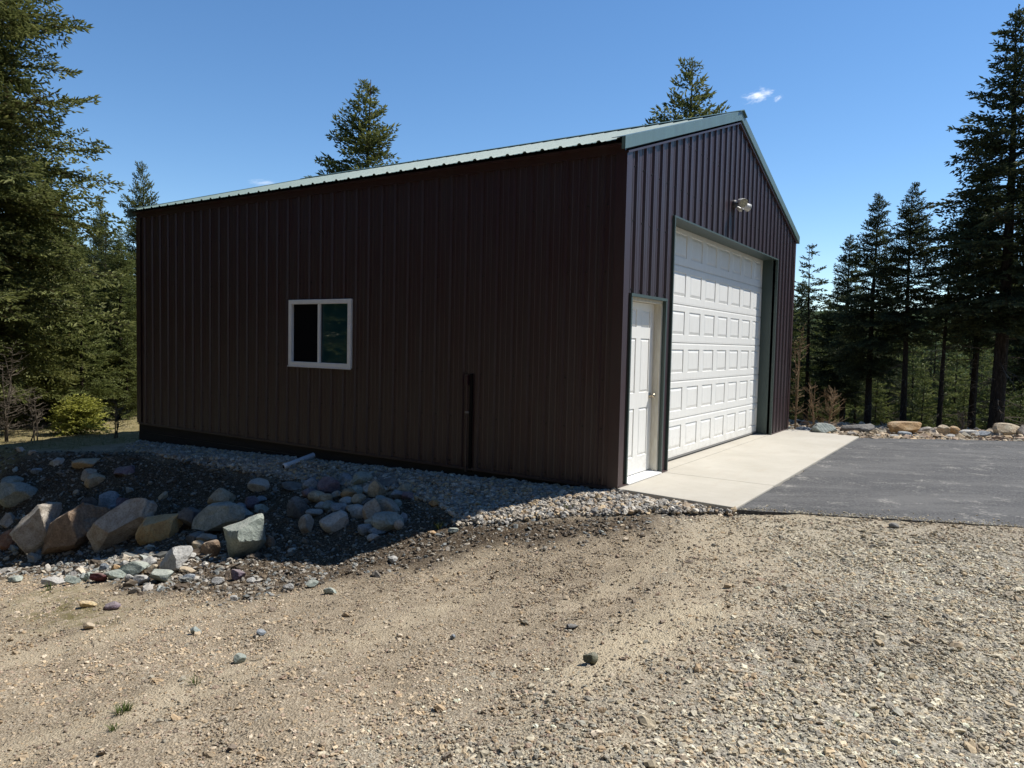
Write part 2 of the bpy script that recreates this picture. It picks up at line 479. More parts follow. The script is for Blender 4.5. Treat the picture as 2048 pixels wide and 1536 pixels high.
def rock_mat(name, a, b, c3, scale=3.0, band=0.0, lift=1.0):
    a, b, c3 = [tuple(min(0.62, k * lift) for k in q) for q in (a, b, c3)]
    m = mat(name, a, 0.88, spec=0.2); t = NT(m)
    v = t.coords('World')
    n1 = t.noise(v, scale * 2.6, 7, 0.68); n2 = t.noise(v, scale * 15, 6, 0.75)
    c = t.ramp(n1, [(0.28, b), (0.52, a), (0.78, c3)])
    c = t.mix(t.ramp(n2, [(0.33, (0.65, 0.65, 0.65)), (0.52, (0, 0, 0))]), c, tuple(k * 0.45 for k in b))
    c = t.mix(t.ramp(n2, [(0.60, (0, 0, 0)), (0.75, (0.6, 0.6, 0.6))]), c, tuple(min(1, k * 1.25) for k in c3))
    if band:
        w = t.node('ShaderNodeTexWave'); w.inputs['Scale'].default_value = band * 4; w.inputs['Distortion'].default_value = 6
        w.inputs['Detail'].default_value = 4
        t.l.new(v, w.inputs['Vector'])
        c = t.mix(t.math('MULTIPLY', w.outputs['Fac'], 0.2), c, b)
        t.bump(t.math('ADD', t.math('MULTIPLY', w.outputs['Fac'], 0.3), n2), 0.55, 0.02)
    else:
        t.bump(t.math('ADD', n1, n2), 0.55, 0.025)
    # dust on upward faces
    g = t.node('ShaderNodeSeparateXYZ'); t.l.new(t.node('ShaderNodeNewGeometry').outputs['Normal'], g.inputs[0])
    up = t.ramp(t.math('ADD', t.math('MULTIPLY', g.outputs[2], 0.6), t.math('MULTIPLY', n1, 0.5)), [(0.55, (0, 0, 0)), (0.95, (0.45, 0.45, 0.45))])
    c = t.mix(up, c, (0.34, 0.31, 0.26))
    t.color(c)
    return m


RK = {
    'greygreen': rock_mat('stone_grey_green', (0.23, 0.255, 0.235), (0.12, 0.14, 0.13), (0.33, 0.35, 0.32), band=2.0, lift=1.45),
    'bluegrey': rock_mat('stone_blue_grey', (0.20, 0.225, 0.25), (0.10, 0.12, 0.14), (0.32, 0.345, 0.36), lift=1.45),
    'tan': rock_mat('stone_tan', (0.36, 0.29, 0.20), (0.22, 0.165, 0.105), (0.47, 0.40, 0.30), lift=1.45),
    'ochre': rock_mat('stone_ochre', (0.42, 0.30, 0.15), (0.27, 0.175, 0.08), (0.50, 0.40, 0.25), band=3.0, lift=1.45),
    'brown': rock_mat('stone_brown', (0.20, 0.145, 0.10), (0.10, 0.07, 0.05), (0.29, 0.225, 0.165), band=1.6, lift=1.45),
    'tangrey': rock_mat('stone_tan_grey', (0.30, 0.27, 0.23), (0.19, 0.155, 0.115), (0.41, 0.385, 0.345), lift=1.45),
    'rust': rock_mat('stone_rust', (0.33, 0.17, 0.10), (0.19, 0.09, 0.055), (0.41, 0.28, 0.19)),
    'dark': rock_mat('stone_dark_grey', (0.11, 0.108, 0.105), (0.055, 0.053, 0.055), (0.19, 0.185, 0.18), lift=1.45),
    'purple': rock_mat('stone_purple_grey', (0.15, 0.115, 0.135), (0.08, 0.06, 0.075), (0.24, 0.20, 0.22), lift=1.45),
    'maroon': rock_mat('stone_maroon', (0.13, 0.045, 0.05), (0.07, 0.025, 0.03), (0.20, 0.09, 0.095)),
    'white': rock_mat('stone_white_grey', (0.50, 0.49, 0.46), (0.30, 0.29, 0.27), (0.62, 0.61, 0.58)),
    'palegreen': rock_mat('stone_pale_green', (0.37, 0.41, 0.36), (0.22, 0.26, 0.23), (0.50, 0.53, 0.47)),
    'orange': rock_mat('stone_orange_tan', (0.46, 0.30, 0.15), (0.30, 0.18, 0.09), (0.52, 0.40, 0.25)),
    'olive': rock_mat('stone_olive', (0.17, 0.17, 0.12), (0.085, 0.088, 0.06), (0.26, 0.255, 0.19)),
}


def foliage(name, dark, light, dead=(0.10, 0.07, 0.035)):
    m = mat(name, dark, 0.6, spec=0.25); t = NT(m)
    a = t.attr('tint')
    c = t.ramp(a, [(0.0, dead), (0.10, tuple(k * 0.7 for k in dark)), (0.5, dark), (1.0, light)])
    n = t.noise(t.coords('Object'), 0.9, 3, 0.6)
    c = t.mix(t.ramp(n, [(0.35, (0.55, 0.55, 0.55)), (0.65, (0, 0, 0))]), c, dark)
    t.color(c)
    tr = t.node('ShaderNodeBsdfTranslucent'); t.l.new(c, tr.inputs[0])
    mx = t.node('ShaderNodeMixShader'); mx.inputs[0].default_value = 0.34
    t.l.new(t.b.outputs[0], mx.inputs[1]); t.l.new(tr.outputs[0], mx.inputs[2])
    t.l.new(mx.outputs[0], t.n['Material Output'].inputs[0])
    return m


M['fir'] = foliage('fir_needles', (0.155, 0.175, 0.055), (0.36, 0.36, 0.13))
M['fir_dark'] = foliage('dark_fir_needles', (0.068, 0.088, 0.042), (0.185, 0.20, 0.085))
M['fir_green'] = foliage('green_fir_needles', (0.150, 0.180, 0.056), (0.34, 0.345, 0.125))
M['bush'] = foliage('yellow_green_leaves', (0.40, 0.41, 0.09), (0.60, 0.58, 0.20))
M['grass'] = foliage('grass_blades', (0.07, 0.10, 0.022), (0.20, 0.21, 0.07), (0.32, 0.27, 0.14))
M['bark'] = mat('fir_bark', (0.045, 0.035, 0.028), 0.95, spec=0.1); t = NT(M['bark'])
bn = t.noise(t.coords('Object', (9, 9, 1.6)), 3.2, 6, 0.7)
t.color(t.ramp(bn, [(0.3, (0.014, 0.011, 0.009)), (0.55, (0.055, 0.043, 0.034)), (0.8, (0.12, 0.10, 0.085))]))
t.bump(bn, 0.9, 0.05)
M['twig'] = mat('dead_twigs', (0.13, 0.105, 0.08), 0.9, spec=0.1); t = NT(M['twig'])
t.color(t.ramp(t.noise(t.coords('Object'), 4, 4), [(0.3, (0.075, 0.06, 0.045)), (0.7, (0.19, 0.16, 0.125))]))
M['tan_twig'] = mat('tan_twigs', (0.25, 0.17, 0.10), 0.85, spec=0.1); t = NT(M['tan_twig'])
t.color(t.ramp(t.noise(t.coords('Object'), 4, 4), [(0.3, (0.15, 0.095, 0.055)), (0.7, (0.31, 0.225, 0.135))]))
M['hill'] = mat('far_forest', (0.03, 0.045, 0.025), 1.0, spec=0.0); t = NT(M['hill'])
t.color(t.ramp(t.noise(t.coords('Object', (1, 1, 2)), 0.012, 8, 0.7), [(0.3, (0.022, 0.035, 0.022)), (0.6, (0.045, 0.062, 0.032)), (0.8, (0.10, 0.095, 0.06))]))


# ------------------------------------------------------------------ object helpers
def link(o, parent=None):
    COL.objects.link(o)
    if parent is not None:
        o.parent = parent
    return o


def tag(o, label=None, cat=None, group=None, kind=None):
    if label: o['label'] = label
    if cat: o['category'] = cat
    if group: o['group'] = group
    if kind: o['kind'] = kind
    return o


def empty(name, loc, label=None, cat=None, group=None, rz=0.0, parent=None):
    o = bpy.data.objects.new(name, None)
    o.empty_display_size = 0.2
    link(o, parent)
    o.location = loc
    o.rotation_euler = (0, 0, rz)
    return tag(o, label, cat, group)


def np_mesh(name, V, F, m, smooth=False):
    """V (n,3), F (k,3) or (k,4) arrays -> mesh"""
    V = np.asarray(V, np.float32); F = np.asarray(F, np.int32)
    me = bpy.data.meshes.new(name)
    k = F.shape[1]
    me.vertices.add(len(V)); me.vertices.foreach_set('co', V.ravel())
    me.loops.add(F.size); me.loops.foreach_set('vertex_index', F.ravel())
    me.polygons.add(len(F))
    me.polygons.foreach_set('loop_start', np.arange(0, F.size, k, dtype=np.int32))
    me.polygons.foreach_set('loop_total', np.full(len(F), k, np.int32))
    me.materials.append(m)
    me.polygons.foreach_set('use_smooth', np.full(len(F), smooth))
    me.update(); me.validate()
    return me


def np_obj(name, V, F, m, parent=None, smooth=False):
    return link(bpy.data.objects.new(name, np_mesh(name, V, F, m, smooth)), parent)


class MB:
    def __init__(s):
        s.v = []; s.f = []; s.mi = []
    def quad(s, a, b, c, d, mi=0):
        n = len(s.v); s.v += [tuple(a), tuple(b), tuple(c), tuple(d)]; s.f.append((n, n + 1, n + 2, n + 3)); s.mi.append(mi)
    def tri(s, a, b, c, mi=0):
        n = len(s.v); s.v += [tuple(a), tuple(b), tuple(c)]; s.f.append((n, n + 1, n + 2)); s.mi.append(mi)
    def box(s, a, b, mi=0):
        x0, y0, z0 = [min(p, q) for p, q in zip(a, b)]; x1, y1, z1 = [max(p, q) for p, q in zip(a, b)]
        n = len(s.v)
        s.v += [(x0, y0, z0), (x1, y0, z0), (x1, y1, z0), (x0, y1, z0), (x0, y0, z1), (x1, y0, z1), (x1, y1, z1), (x0, y1, z1)]
        for q in ((3, 2, 1, 0), (4, 5, 6, 7), (0, 1, 5, 4), (1, 2, 6, 5), (2, 3, 7, 6), (3, 0, 4, 7)):
            s.f.append(tuple(n + k for k in q)); s.mi.append(mi)
    def prism(s, pts, off, mi=0):
        """polygon pts extruded by off"""
        n = len(s.v); k = len(pts)
        s.v += [tuple(p) for p in pts] + [tuple(np.add(p, off)) for p in pts]
        s.f.append(tuple(range(n, n + k))); s.f.append(tuple(range(n + 2 * k - 1, n + k - 1, -1))); s.mi += [mi, mi]
        for i in range(k):
            j = (i + 1) % k
            s.f.append((n + i, n + k + i, n + k + j, n + j)); s.mi.append(mi)
    def tube(s, pts, radii, seg=8, cap=True, mi=0):
        pts = [np.array(p, float) for p in pts]
        if not hasattr(radii, '__len__'): radii = [radii] * len(pts)
        n0 = len(s.v); prev = None
        for i, p in enumerate(pts):
            d = pts[min(i + 1, len(pts) - 1)] - pts[max(i - 1, 0)]
            d = d / (np.linalg.norm(d) + 1e-9)
            if prev is None:
                u = np.cross(d, (0, 0, 1) if abs(d[2]) < 0.9 else (1, 0, 0))
            else:
                u = prev - d * np.dot(prev, d)
            u = u / np.linalg.norm(u); prev = u
            w = np.cross(d, u)
            for k in range(seg):
                a = 2 * math.pi * k / seg
                s.v.append(tuple(p + radii[i] * (math.cos(a) * u + math.sin(a) * w)))
        for i in range(len(pts) - 1):
            for k in range(seg):
                k2 = (k + 1) % seg
                s.f.append((n0 + i * seg + k, n0 + i * seg + k2, n0 + (i + 1) * seg + k2, n0 + (i + 1) * seg + k)); s.mi.append(mi)
        if cap:
            s.f.append(tuple(n0 + k for k in range(seg - 1, -1, -1))); s.mi.append(mi)
            e = n0 + (len(pts) - 1) * seg
            s.f.append(tuple(e + k for k in range(seg))); s.mi.append(mi)
    def build(s, name, m, parent=None, smooth=False, bevel=0, loc=None):
        me = bpy.data.meshes.new(name)
        V = s.v
        if loc is not None:
            V = [tuple(np.subtract(p, loc)) for p in s.v]
        me.from_pydata(V, [], s.f)
        ms = m if isinstance(m, (list, tuple)) else [m]
        for q in ms: me.materials.append(q)
        if len(ms) > 1: me.polygons.foreach_set('material_index', s.mi)
        if smooth: me.polygons.foreach_set('use_smooth', [True] * len(me.polygons))
        me.update()
        o = link(bpy.data.objects.new(name, me), parent)
        if loc is not None: o.location = loc
        if bevel:
            b = o.modifiers.new('bevel', 'BEVEL'); b.width = bevel; b.segments = 2; b.limit_method = 'ANGLE'
        return o


# ================================================================== THE SETTING
def axis(lo, hi, step, far, g=1.22):
    a = list(np.arange(lo, hi + 1e-6, step))
    s = step; p = a[-1]
    while p < far:
        s *= g; p += s; a.append(p)
    s = step; p = a[0]; b = []
    while p > -far:
        s *= g; p -= s; b.append(p)
    return np.array(b[::-1] + a)


gx = axis(-8.2, 0.6, 0.05, 7000)
gy = axis(-4.8, 12.5, 0.055, 7000)
GX, GY = np.meshgrid(gx, gy, indexing='ij')
fx, fy = GX.ravel(), GY.ravel()
Z = zones(fx, fy)
fz = hgt(fx, fy)
close = (fx > -9) & (fx < 2) & (fy > -6) & (fy < 13)
fz = fz + np.where(close, (0.010 + 0.014 * Z['soil'] - 0.005 * Z['sand']) * fbm(fx * 11, fy * 11, seed=31, oct=3), 0)
# shallow tyre scuffs in the sand and along the drive
scuff = np.sin((fx * 0.83 + fy * 0.55) * 46 + 3 * fbm(fx * 2, fy * 2, seed=8)) * 0.0014 * Z['sand']
fz = fz + scuff
# under the slab, apron and asphalt the ground lies lower
under = (fx > 0.03) & (fy > 0.02) & (fy < BL - 0.02) & (fx < BW - 0.03)
fz = np.where(under, -0.45, fz)
nx, ny = len(gx), len(gy)
idx = np.arange(nx * ny).reshape(nx, ny)
F = np.stack([idx[:-1, :-1].ravel(), idx[1:, :-1].ravel(), idx[1:, 1:].ravel(), idx[:-1, 1:].ravel()], 1)
ground = np_obj('ground', np.stack([fx, fy, fz], 1), F, M['ground'], smooth=True)
tag(ground, kind='structure')
far_w = np.maximum(sstep(10.4, 11.4, fx - 0.06 * np.clip(fy, -8, 8)), np.maximum(sstep(14.5, 17, fy), sstep(14, 22, -fx)))
Z['forest'] = far_w
Z['coarse'] = np.maximum(Z['coarse'], sstep(6.8, 7.6, fx) * (1 - far_w))
for k in ('coarse', 'sand', 'soil', 'moss', 'drain', 'grass', 'forest'):
    a = ground.data.attributes.new(k, 'FLOAT', 'POINT')
    a.data.foreach_set('value', np.ascontiguousarray(Z[k], dtype=np.float32))


def slab_poly(name, pts, ztop, zbot, m, jitter=0.0, step=0.12):
    """flat slab of an outline, its edge broken a little"""
    out = []
    for i in range(len(pts)):
        a = np.array(pts[i]); b = np.array(pts[(i + 1) % len(pts)])
        L = np.linalg.norm(b - a); k = max(1, int(L / step)) if jitter else 1
        for j in range(k):
            p = a + (b - a) * j / k
            if jitter and j:
                nrm = np.array([-(b - a)[1], (b - a)[0]]) / L
                p = p + nrm * (rnd.uniform(-1, 1) * jitter + jitter * 2.5 * float(fbm(np.array([p[0] * 1.3]), np.array([p[1] * 1.3]), seed=44)[0]))
            out.append(p)
    bm = bmesh.new()
    top = [bm.verts.new((p[0], p[1], ztop)) for p in out]
    bot = [bm.verts.new((p[0] + 0, p[1], zbot)) for p in out]
    n = len(out)
    f = bm.faces.new(top)
    for i in range(n):
        j = (i + 1) % n
        bm.faces.new((top[i], bot[i], bot[j], top[j]))
    bmesh.ops.triangulate(bm, faces=[f])
    bmesh.ops.recalc_face_normals(bm, faces=bm.faces)
    me = bpy.data.meshes.new(name); bm.to_mesh(me); bm.free(); me.materials.append(m)
    o = link(bpy.data.objects.new(name, me))
    return o


asphalt = slab_poly('asphalt_driveway', [(-0.15, -1.325), (0.20, -2.15), (0.79, -3.59), (2.2, -7), (4.0, -13), (16, -13), (12.0, -8), (8.75, -3.75),
                    (8.0, -2.6), (7.1, -1.325)], -0.022, -0.12, M['asphalt'], 0.014)
tag(asphalt, kind='structure')
for pts_ in ([(-0.02, 0.002), (-0.15, -1.32), (1.262, -1.32), (1.272, 0.002)], [(1.280, 0.002), (1.270, -1.32), (7.15, -1.32), (7.62, 0.002)]):
    apron = slab_poly('concrete_apron', pts_, -0.002, -0.30, M['concrete'])
    tag(apron, kind='structure')
    b_ = apron.modifiers.new('bevel', 'BEVEL'); b_.width = 0.010; b_.segments = 2; b_.limit_method = 'ANGLE'



# far hills beyond the drop
def hill(name, az0, az1, R, H, seed):
    na, nr = 160, 14
    az = np.linspace(math.radians(az0), math.radians(az1), na)
    V = []
    for j in range(nr):
        s = j / (nr - 1)
        r = R * (0.75 + 0.5 * s)
        prof = math.sin(math.pi * min(1, s * 1.0)) ** 1.0
        x, y = np.sin(az) * r, np.cos(az) * r
        h = -56 + (H + 60) * prof * (0.62 + 0.5 * fbm(x / R * 3.2, y / R * 3.2, seed=seed, oct=5)) + 6 * fbm(x / 60, y / 60, seed=seed + 3, oct=3) * prof
        V.append(np.stack([x, y, h], 1))
    V = np.concatenate(V)
    idx = np.arange(nr * na).reshape(nr, na)
    F = np.stack([idx[:-1, :-1].ravel(), idx[:-1, 1:].ravel(), idx[1:, 1:].ravel(), idx[1:, :-1].ravel()], 1)
    o = np_obj(name, V, F, M['hill'], smooth=True)
    tag(o, kind='structure')
    return o


hill('hill', 20, 150, 2600, 95, 5)
hill('mountain', 10, 160, 5200, 330, 9)

# ================================================================== THE BUILDING
bld = empty('steel_building', (0, 0, 0), 'dark brown ribbed steel garage building with sage green metal roof', 'building')

foundation = MB(); foundation.box((0.004, 0.004, -0.5), (BW - 0.004, BL - 0.004, 0.0)); foundation.build('foundation', M['concrete'], bld)


def rib_breaks(u0, u1, phase, pitch, major, minor):
    pts = [(u0 - 1, 0.0)]
    k0 = int(math.floor((u0 - phase) / pitch)) - 1
    k1 = int(math.ceil((u1 - phase) / pitch)) + 1
    hb, ht, h = major
    for k in range(k0, k1 + 1):
        c = phase + k * pitch
        pts += [(c - hb, 0), (c - ht, h), (c + ht, h), (c + hb, 0)]
        if minor:
            for q in (1 / 3, 2 / 3):
                d = c + pitch * q
                pts += [(d - 0.015, 0), (d - 0.008, minor), (d + 0.008, minor), (d + 0.015, 0)]
    pts.append((u1 + 1, 0))
    pts.sort()
    return np.array([p[0] for p in pts]), np.array([p[1] for p in pts])


MAJ = (0.031, 0.017, 0.0225)


def siding(name, parent, m, O, U, N, u0, u1, z0, ztop, openings=(), phase=0.25, extra=(), minor=0.004):
    O, U, N = np.array(O, float), np.array(U, float), np.array(N, float)
    bu, bh = rib_breaks(u0, u1, phase, 0.2286, MAJ, minor)
    us = sorted({round(float(u), 5) for u in list(bu) + list(extra) + [q for op in openings for q in op[:2]] + [u0, u1] if u0 - 1e-6 <= u <= u1 + 1e-6})
    mb = MB()
    for a, b in zip(us[:-1], us[1:]):
        if b - a < 1e-5: continue
        mid = (a + b) / 2
        iv = [(z0, None)]
        cuts = sorted((op[2], op[3]) for op in openings if op[0] < mid < op[1])
        segs = []; lo = z0
        for (c0, c1) in cuts:
            if c0 > lo: segs.append((lo, c0))
            lo = c1
        segs.append((lo, None))
        ha, hb_ = float(np.interp(a, bu, bh)), float(np.interp(b, bu, bh))
        pa = O + U * a + N * ha; pb = O + U * b + N * hb_
        for lo, hi in segs:
            za, zb = (ztop(a), ztop(b)) if hi is None else (hi, hi)
            if max(za, zb) <= lo: continue
            up = np.array((0, 0, 1.0))
            mb.quad(pa + up * lo, pb + up * lo, pb + up * zb, pa + up * za)
    o = mb.build(name, m, parent)
    return o


def screws(name, parent, O, U, N, pts):
    mb = MB(); O, U, N = np.array(O, float), np.array(U, float), np.array(N, float)
    for (u, z) in pts:
        c = O + U * u + np.array((0, 0, z))
        mb.tube([c, c + N * 0.004, c + N * 0.005, c + N * 0.011], [0.012, 0.012, 0.008, 0.007], 6)
    o = mb.build(name, M['screw'], parent); o['kind'] = 'stuff'
    return o


# --- openings
GX0, GX1, GZ, GD = 1.375, 6.237, 3.064, 0.232
MX0, MX1, MZ = 0.205, 1.162, 2.049
WY0, WY1, WZ0, WZ1 = 3.948, 5.199, 1.124, 2.062

# --- long side wall facing the camera (x = 0)
sw = MB()
for (y0, y1, z0, z1) in ((0.02, WY0 + .02, 0, BH), (WY1 - .02, BL - .02, 0, BH), (WY0 + .02, WY1 - .02, 0, WZ0 + .02), (WY0 + .02, WY1 - .02, WZ1 - .02, BH)):
    sw.box((0.012, y0, z0 + 0.01), (0.05, y1, z1))
side_wall = sw.build('side_wall', M['inside'], bld)
edges = [0.0] + [0.135 + 0.9144 * k for k in range(1, 10)] + [BL]
for a, b in zip(edges[:-1], edges[1:]):
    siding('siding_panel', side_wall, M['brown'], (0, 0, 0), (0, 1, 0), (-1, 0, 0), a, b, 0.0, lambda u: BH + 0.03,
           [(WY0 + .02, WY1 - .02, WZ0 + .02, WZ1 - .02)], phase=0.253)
pts = []
for k in range(40):
    y = 0.253 + 0.2286 * k - 0.055
    for z in (0.06, 0.62, 1.14, 2.30, 3.0):
        if 0.1 < y < BL - 0.05 and not (WY0 - .05 < y < WY1 + .05 and WZ0 - .05 < z < WZ1 + .05):
            pts.append((y, z + rnd.uniform(-.008, .008)))
screws('screws', side_wall, (0, 0, 0), (0, 1, 0), (-1, 0, 0), pts)

# --- gable wall (y = 0)
gtop = lambda u: BH + SLOPE * min(u, BW - u)
gops = [(GX0, GX1, -1, GZ), (MX0, MX1, -1, MZ)]
gw = MB()
for (a, b, z0) in ((0.06, MX0, 0), (MX1, GX0, 0), (MX0, MX1, MZ), (GX1, BW - 0.02, 0), (GX0, BW / 2, GZ), (BW / 2, GX1, GZ)):
    gw.prism([(a, 0.012, z0 + 0.01), (b, 0.012, z0 + 0.01), (b, 0.012, gtop(b)), (a, 0.012, gtop(a))], (0, 0.04, 0))
gable_wall = gw.build('gable_wall', M['inside'], bld)
gedges = [0.0] + [0.15 + 0.9144 * k for k in range(1, 9)] + [BW]
gedges = [e for e in gedges if e <= BW]
if BW - gedges[-2] < 0.2: gedges.pop(-2)
for a, b in zip(gedges[:-1], gedges[1:]):
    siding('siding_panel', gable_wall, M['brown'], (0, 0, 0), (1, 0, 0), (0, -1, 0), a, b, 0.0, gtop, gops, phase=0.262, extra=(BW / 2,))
pts = []
for k in range(32):
    x = 0.262 + 0.2286 * k - 0.05
    for z in (0.06, 0.62, 1.3, 2.12, 2.85, 3.42, 4.0):
        if z > gtop(x) - 0.08: continue
        if any(a - .03 < x < b + .03 and z < t + .05 for a, b, _, t in gops): continue
        pts.append((x, z))
screws('screws', gable_wall, (0, 0, 0), (1, 0, 0), (0, -1, 0), pts)
# brown channel under the rakes
for s in (0, 1):
    mb = MB()
    a, b = (-0.03, BW / 2) if s == 0 else (BW / 2, BW + 0.03)
    mb.prism([(a, -0.042, gtop(a) - 0.018), (b, -0.042, gtop(b) - 0.018), (b, -0.042, gtop(b) + 0.006), (a, -0.042, gtop(a) + 0.006)], (0, 0.054, 0))
    mb.build('rake_channel', M['brown_trim'], gable_wall)

# --- unseen walls
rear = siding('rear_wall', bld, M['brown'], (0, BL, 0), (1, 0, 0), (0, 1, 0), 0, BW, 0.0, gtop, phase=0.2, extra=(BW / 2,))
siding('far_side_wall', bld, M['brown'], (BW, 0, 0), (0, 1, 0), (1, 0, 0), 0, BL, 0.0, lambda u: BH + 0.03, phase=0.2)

# --- corner trims
for (x, y, sx, sy) in ((0, 0, -1, -1), (BW, 0, 1, -1), (0, BL, -1, 1), (BW, BL, 1, 1)):
    mb = MB()
    z1 = BH + 0.0
    mb.box((x + sx * 0.027, y + sy * 0.027, 0.0), (x - sx * 0.095, y + sy * 0.0235, z1))
    mb.box((x + sx * 0.027, y + sy * 0.0235, 0.0), (x + sx * 0.0235, y - sy * 0.10, z1))
    mb.build('corner_trim', M['brown_trim'], bld)
# base trims and skirt boards
mb = MB(); mb.box((-0.030, 0.02, -0.022), (0.0, BL - 0.02, 0.0)); mb.box((-0.036, 0.02, -0.026), (-0.031, BL - 0.02, -0.008)); mb.build('base_trim', M['brown_trim'], bld)
for (a, b) in ((0.0, MX0), (MX1, GX0), (GX1, BW)):
    mb = MB(); mb.box((a, -0.032, 0.0), (b, -0.001, 0.014)); mb.build('base_trim', M['brown_trim'], bld)
for z0, z1, dx in ((-0.165, -0.024, 0.006), (-0.31, -0.168, 0.010), (-0.50, -0.313, 0.004)):
    mb = MB(); mb.box((-dx, 0.0, z0), (0.035, BL, z1)); mb.build('skirt_board', M['wood'], bld, bevel=0.004)

# --- roof
ZR = 0.135
rm = MB()
for s in (0, 1):
    xa, xb = (0.02, BW / 2) if s == 0 else (BW - 0.02, BW / 2)
    za, zb = BH + 0.02, BR + 0.02
    rm.prism([(xa, 0.02, za), (xb, 0.02, zb), (xb, 0.02, zb + 0.09), (xa, 0.02, za + 0.09)], (0, BL - 0.04, 0))
roof = rm.build('roof', M['inside'], bld)
nrm_len = math.sqrt(1 + SLOPE ** 2)
redges = [-0.045] + [0.135 + 0.9144 * k for k in range(1, 10)] + [BL + 0.03]
for s in (1, -1):
    for a, b in zip(redges[:-1], redges[1:]):
        bu, bh = rib_breaks(a, b, 0.2535, 0.2286, (0.030, 0.013, 0.020), 0.004)
        us = sorted({round(float(u), 5) for u in list(bu) + [a, b] if a <= u <= b})
        mb = MB()
        def P(xx, u):
            h = float(np.interp(u, bu, bh))
            x = xx if s == 1 else BW - xx
            return (x - s * SLOPE / nrm_len * h, u, BH + ZR + SLOPE * xx + h / nrm_len)
        for p, q in zip(us[:-1], us[1:]):
            prev = -0.14
            for nxt in (0.8, 1.9, BW / 2):
                mb.quad(P(prev, p), P(nxt, p), P(nxt, q), P(prev, q)); prev = nxt
        mb.build('roof_panel', M['roof'], roof)
for s in (0, 1):
    for (ya, yb, yt) in ((-0.058, -0.018, 0.10), (BL + 0.075, BL + 0.03, BL - 0.08)):
        mb = MB()
        f = (lambda x: x) if s == 0 else (lambda x: BW - x)
        za = lambda x: BH + ZR + SLOPE * x
        a, b = -0.15, BW / 2
        mb.prism([(f(a), ya, za(a) - 0.100), (f(b), ya, za(b) - 0.100), (f(b), ya, za(b) + 0.030), (f(a), ya, za(a) + 0.030)], (0, yb - ya, 0))
        mb.prism([(f(a), yb, za(a) + 0.024), (f(b), yb, za(b) + 0.024), (f(b), yb, za(b) + 0.030), (f(a), yb, za(a) + 0.030)], (0, yt - yb, 0))
        mb.build('rake_trim', M['green'], roof)
mb = MB()
for s in (-1, 1):
    x0, x1 = BW / 2, BW / 2 + s * 0.17
    z0 = BH + ZR + SLOPE * BW / 2 + 0.045; z1 = z0 - SLOPE * 0.17 - 0.006
    mb.prism([(x0, -0.085, z0), (x1, -0.085, z1), (x1, -0.085, z1 - 0.012), (x0, -0.085, z0 - 0.012)], (0, BL + 0.17, 0))
mb.build('ridge_cap', M['roof'], roof)
mb = MB(); mb.box((-0.028, 0.0, BH - 0.02), (-0.003, BL, BH + 0.055)); mb.box((-0.105, 0.0, BH + 0.055), (-0.003, BL, BH + 0.064)); mb.build('eave_trim', M['brown_trim'], roof)


# --- stamped raised panel helper (plane y = Y, facing -y)
def raised(mb, x0, x1, z0, z1, Y, groove=0.0115, gw_=0.007, bev=0.046, field=0.002):
    r = [(0, 0.0), (gw_ * 0.5, groove), (gw_, groove), (bev, field)]
    def ring(d):
        return [(x0 + d, z0 + d), (x1 - d, z0 + d), (x1 - d, z1 - d), (x0 + d, z1 - d)]
    for (d0, y0), (d1, y1) in zip(r[:-1], r[1:]):
        A, B = ring(d0), ring(d1)
        for k in range(4):
            j = (k + 1) % 4
            mb.quad((A[k][0], Y + y0, A[k][1]), (A[j][0], Y + y0, A[j][1]), (B[j][0], Y + y1, B[j][1]), (B[k][0], Y + y1, B[k][1]))
    C = ring(bev)
    mb.quad(*[(c[0], Y + field, c[1]) for c in C])


def sheet_with_holes(mb, x0, x1, z0, z1, Y, holes):
    xs = sorted({x0, x1, *[h[0] for h in holes], *[h[1] for h in holes]})
    zs = sorted({z0, z1, *[h[2] for h in holes], *[h[3] for h in holes]})
    for a, b in zip(xs[:-1], xs[1:]):
        for c, d in zip(zs[:-1], zs[1:]):
            mx_, mz_ = (a + b) / 2, (c + d) / 2
            if any(h[0] < mx_ < h[1] and h[2] < mz_ < h[3] for h in holes): continue
            mb.quad((a, Y, c), (b, Y, c), (b, Y, d), (a, Y, d))


# --- overhead garage door
DY = GD
mb = MB(); mb.box((GX0 - 0.05, DY + 0.025, 0.045), (GX1 + 0.05, DY + 0.045, GZ + 0.05))
gdoor = mb.build('garage_door', M['white_door'], bld)
gdoor['label'] = 'wide white overhead garage door with six rows of raised panels'
NS, NC = 6, 8
sx0, sx1 = GX0 - 0.04, GX1 + 0.04
sh = (GZ + 0.03 - 0.045) / NS
cp = (sx1 - sx0) / NC
for r in range(NS):
    z0 = 0.045 + r * sh; z1 = z0 + sh
    holes = []
    for c in range(NC):
        xc = sx0 + (c + 0.5) * cp
        holes.append((xc - 0.225, xc + 0.225, z0 + 0.105, z1 - 0.090))
    mb = MB()
    e = 0.022
    sheet_with_holes(mb, sx0, sx1, z0 + e, z1 - e, DY, holes)
    # stepped lips at the section joints
    for (za, ya, zb, yb) in ((z0 + 0.001, DY + 0.012, z0 + 0.004, DY + 0.001), (z0 + 0.004, DY + 0.001, z0 + 0.016, DY + 0.001), (z0 + 0.016, DY + 0.001, z0 + e, DY),
                             (z1 - e, DY, z1 - 0.018, DY + 0.005), (z1 - 0.018, DY + 0.005, z1 - 0.004, DY + 0.005), (z1 - 0.004, DY + 0.005, z1 - 0.001, DY + 0.014)):
        mb.quad((sx0, ya, za), (sx1, ya, za), (sx1, yb, zb), (sx0, yb, zb))
    mb.build('door_section', M['white_door'], gdoor)
    for h in holes:
        mb = MB(); raised(mb, *h, DY); mb.build('raised_panel', M['white_door'], gdoor)
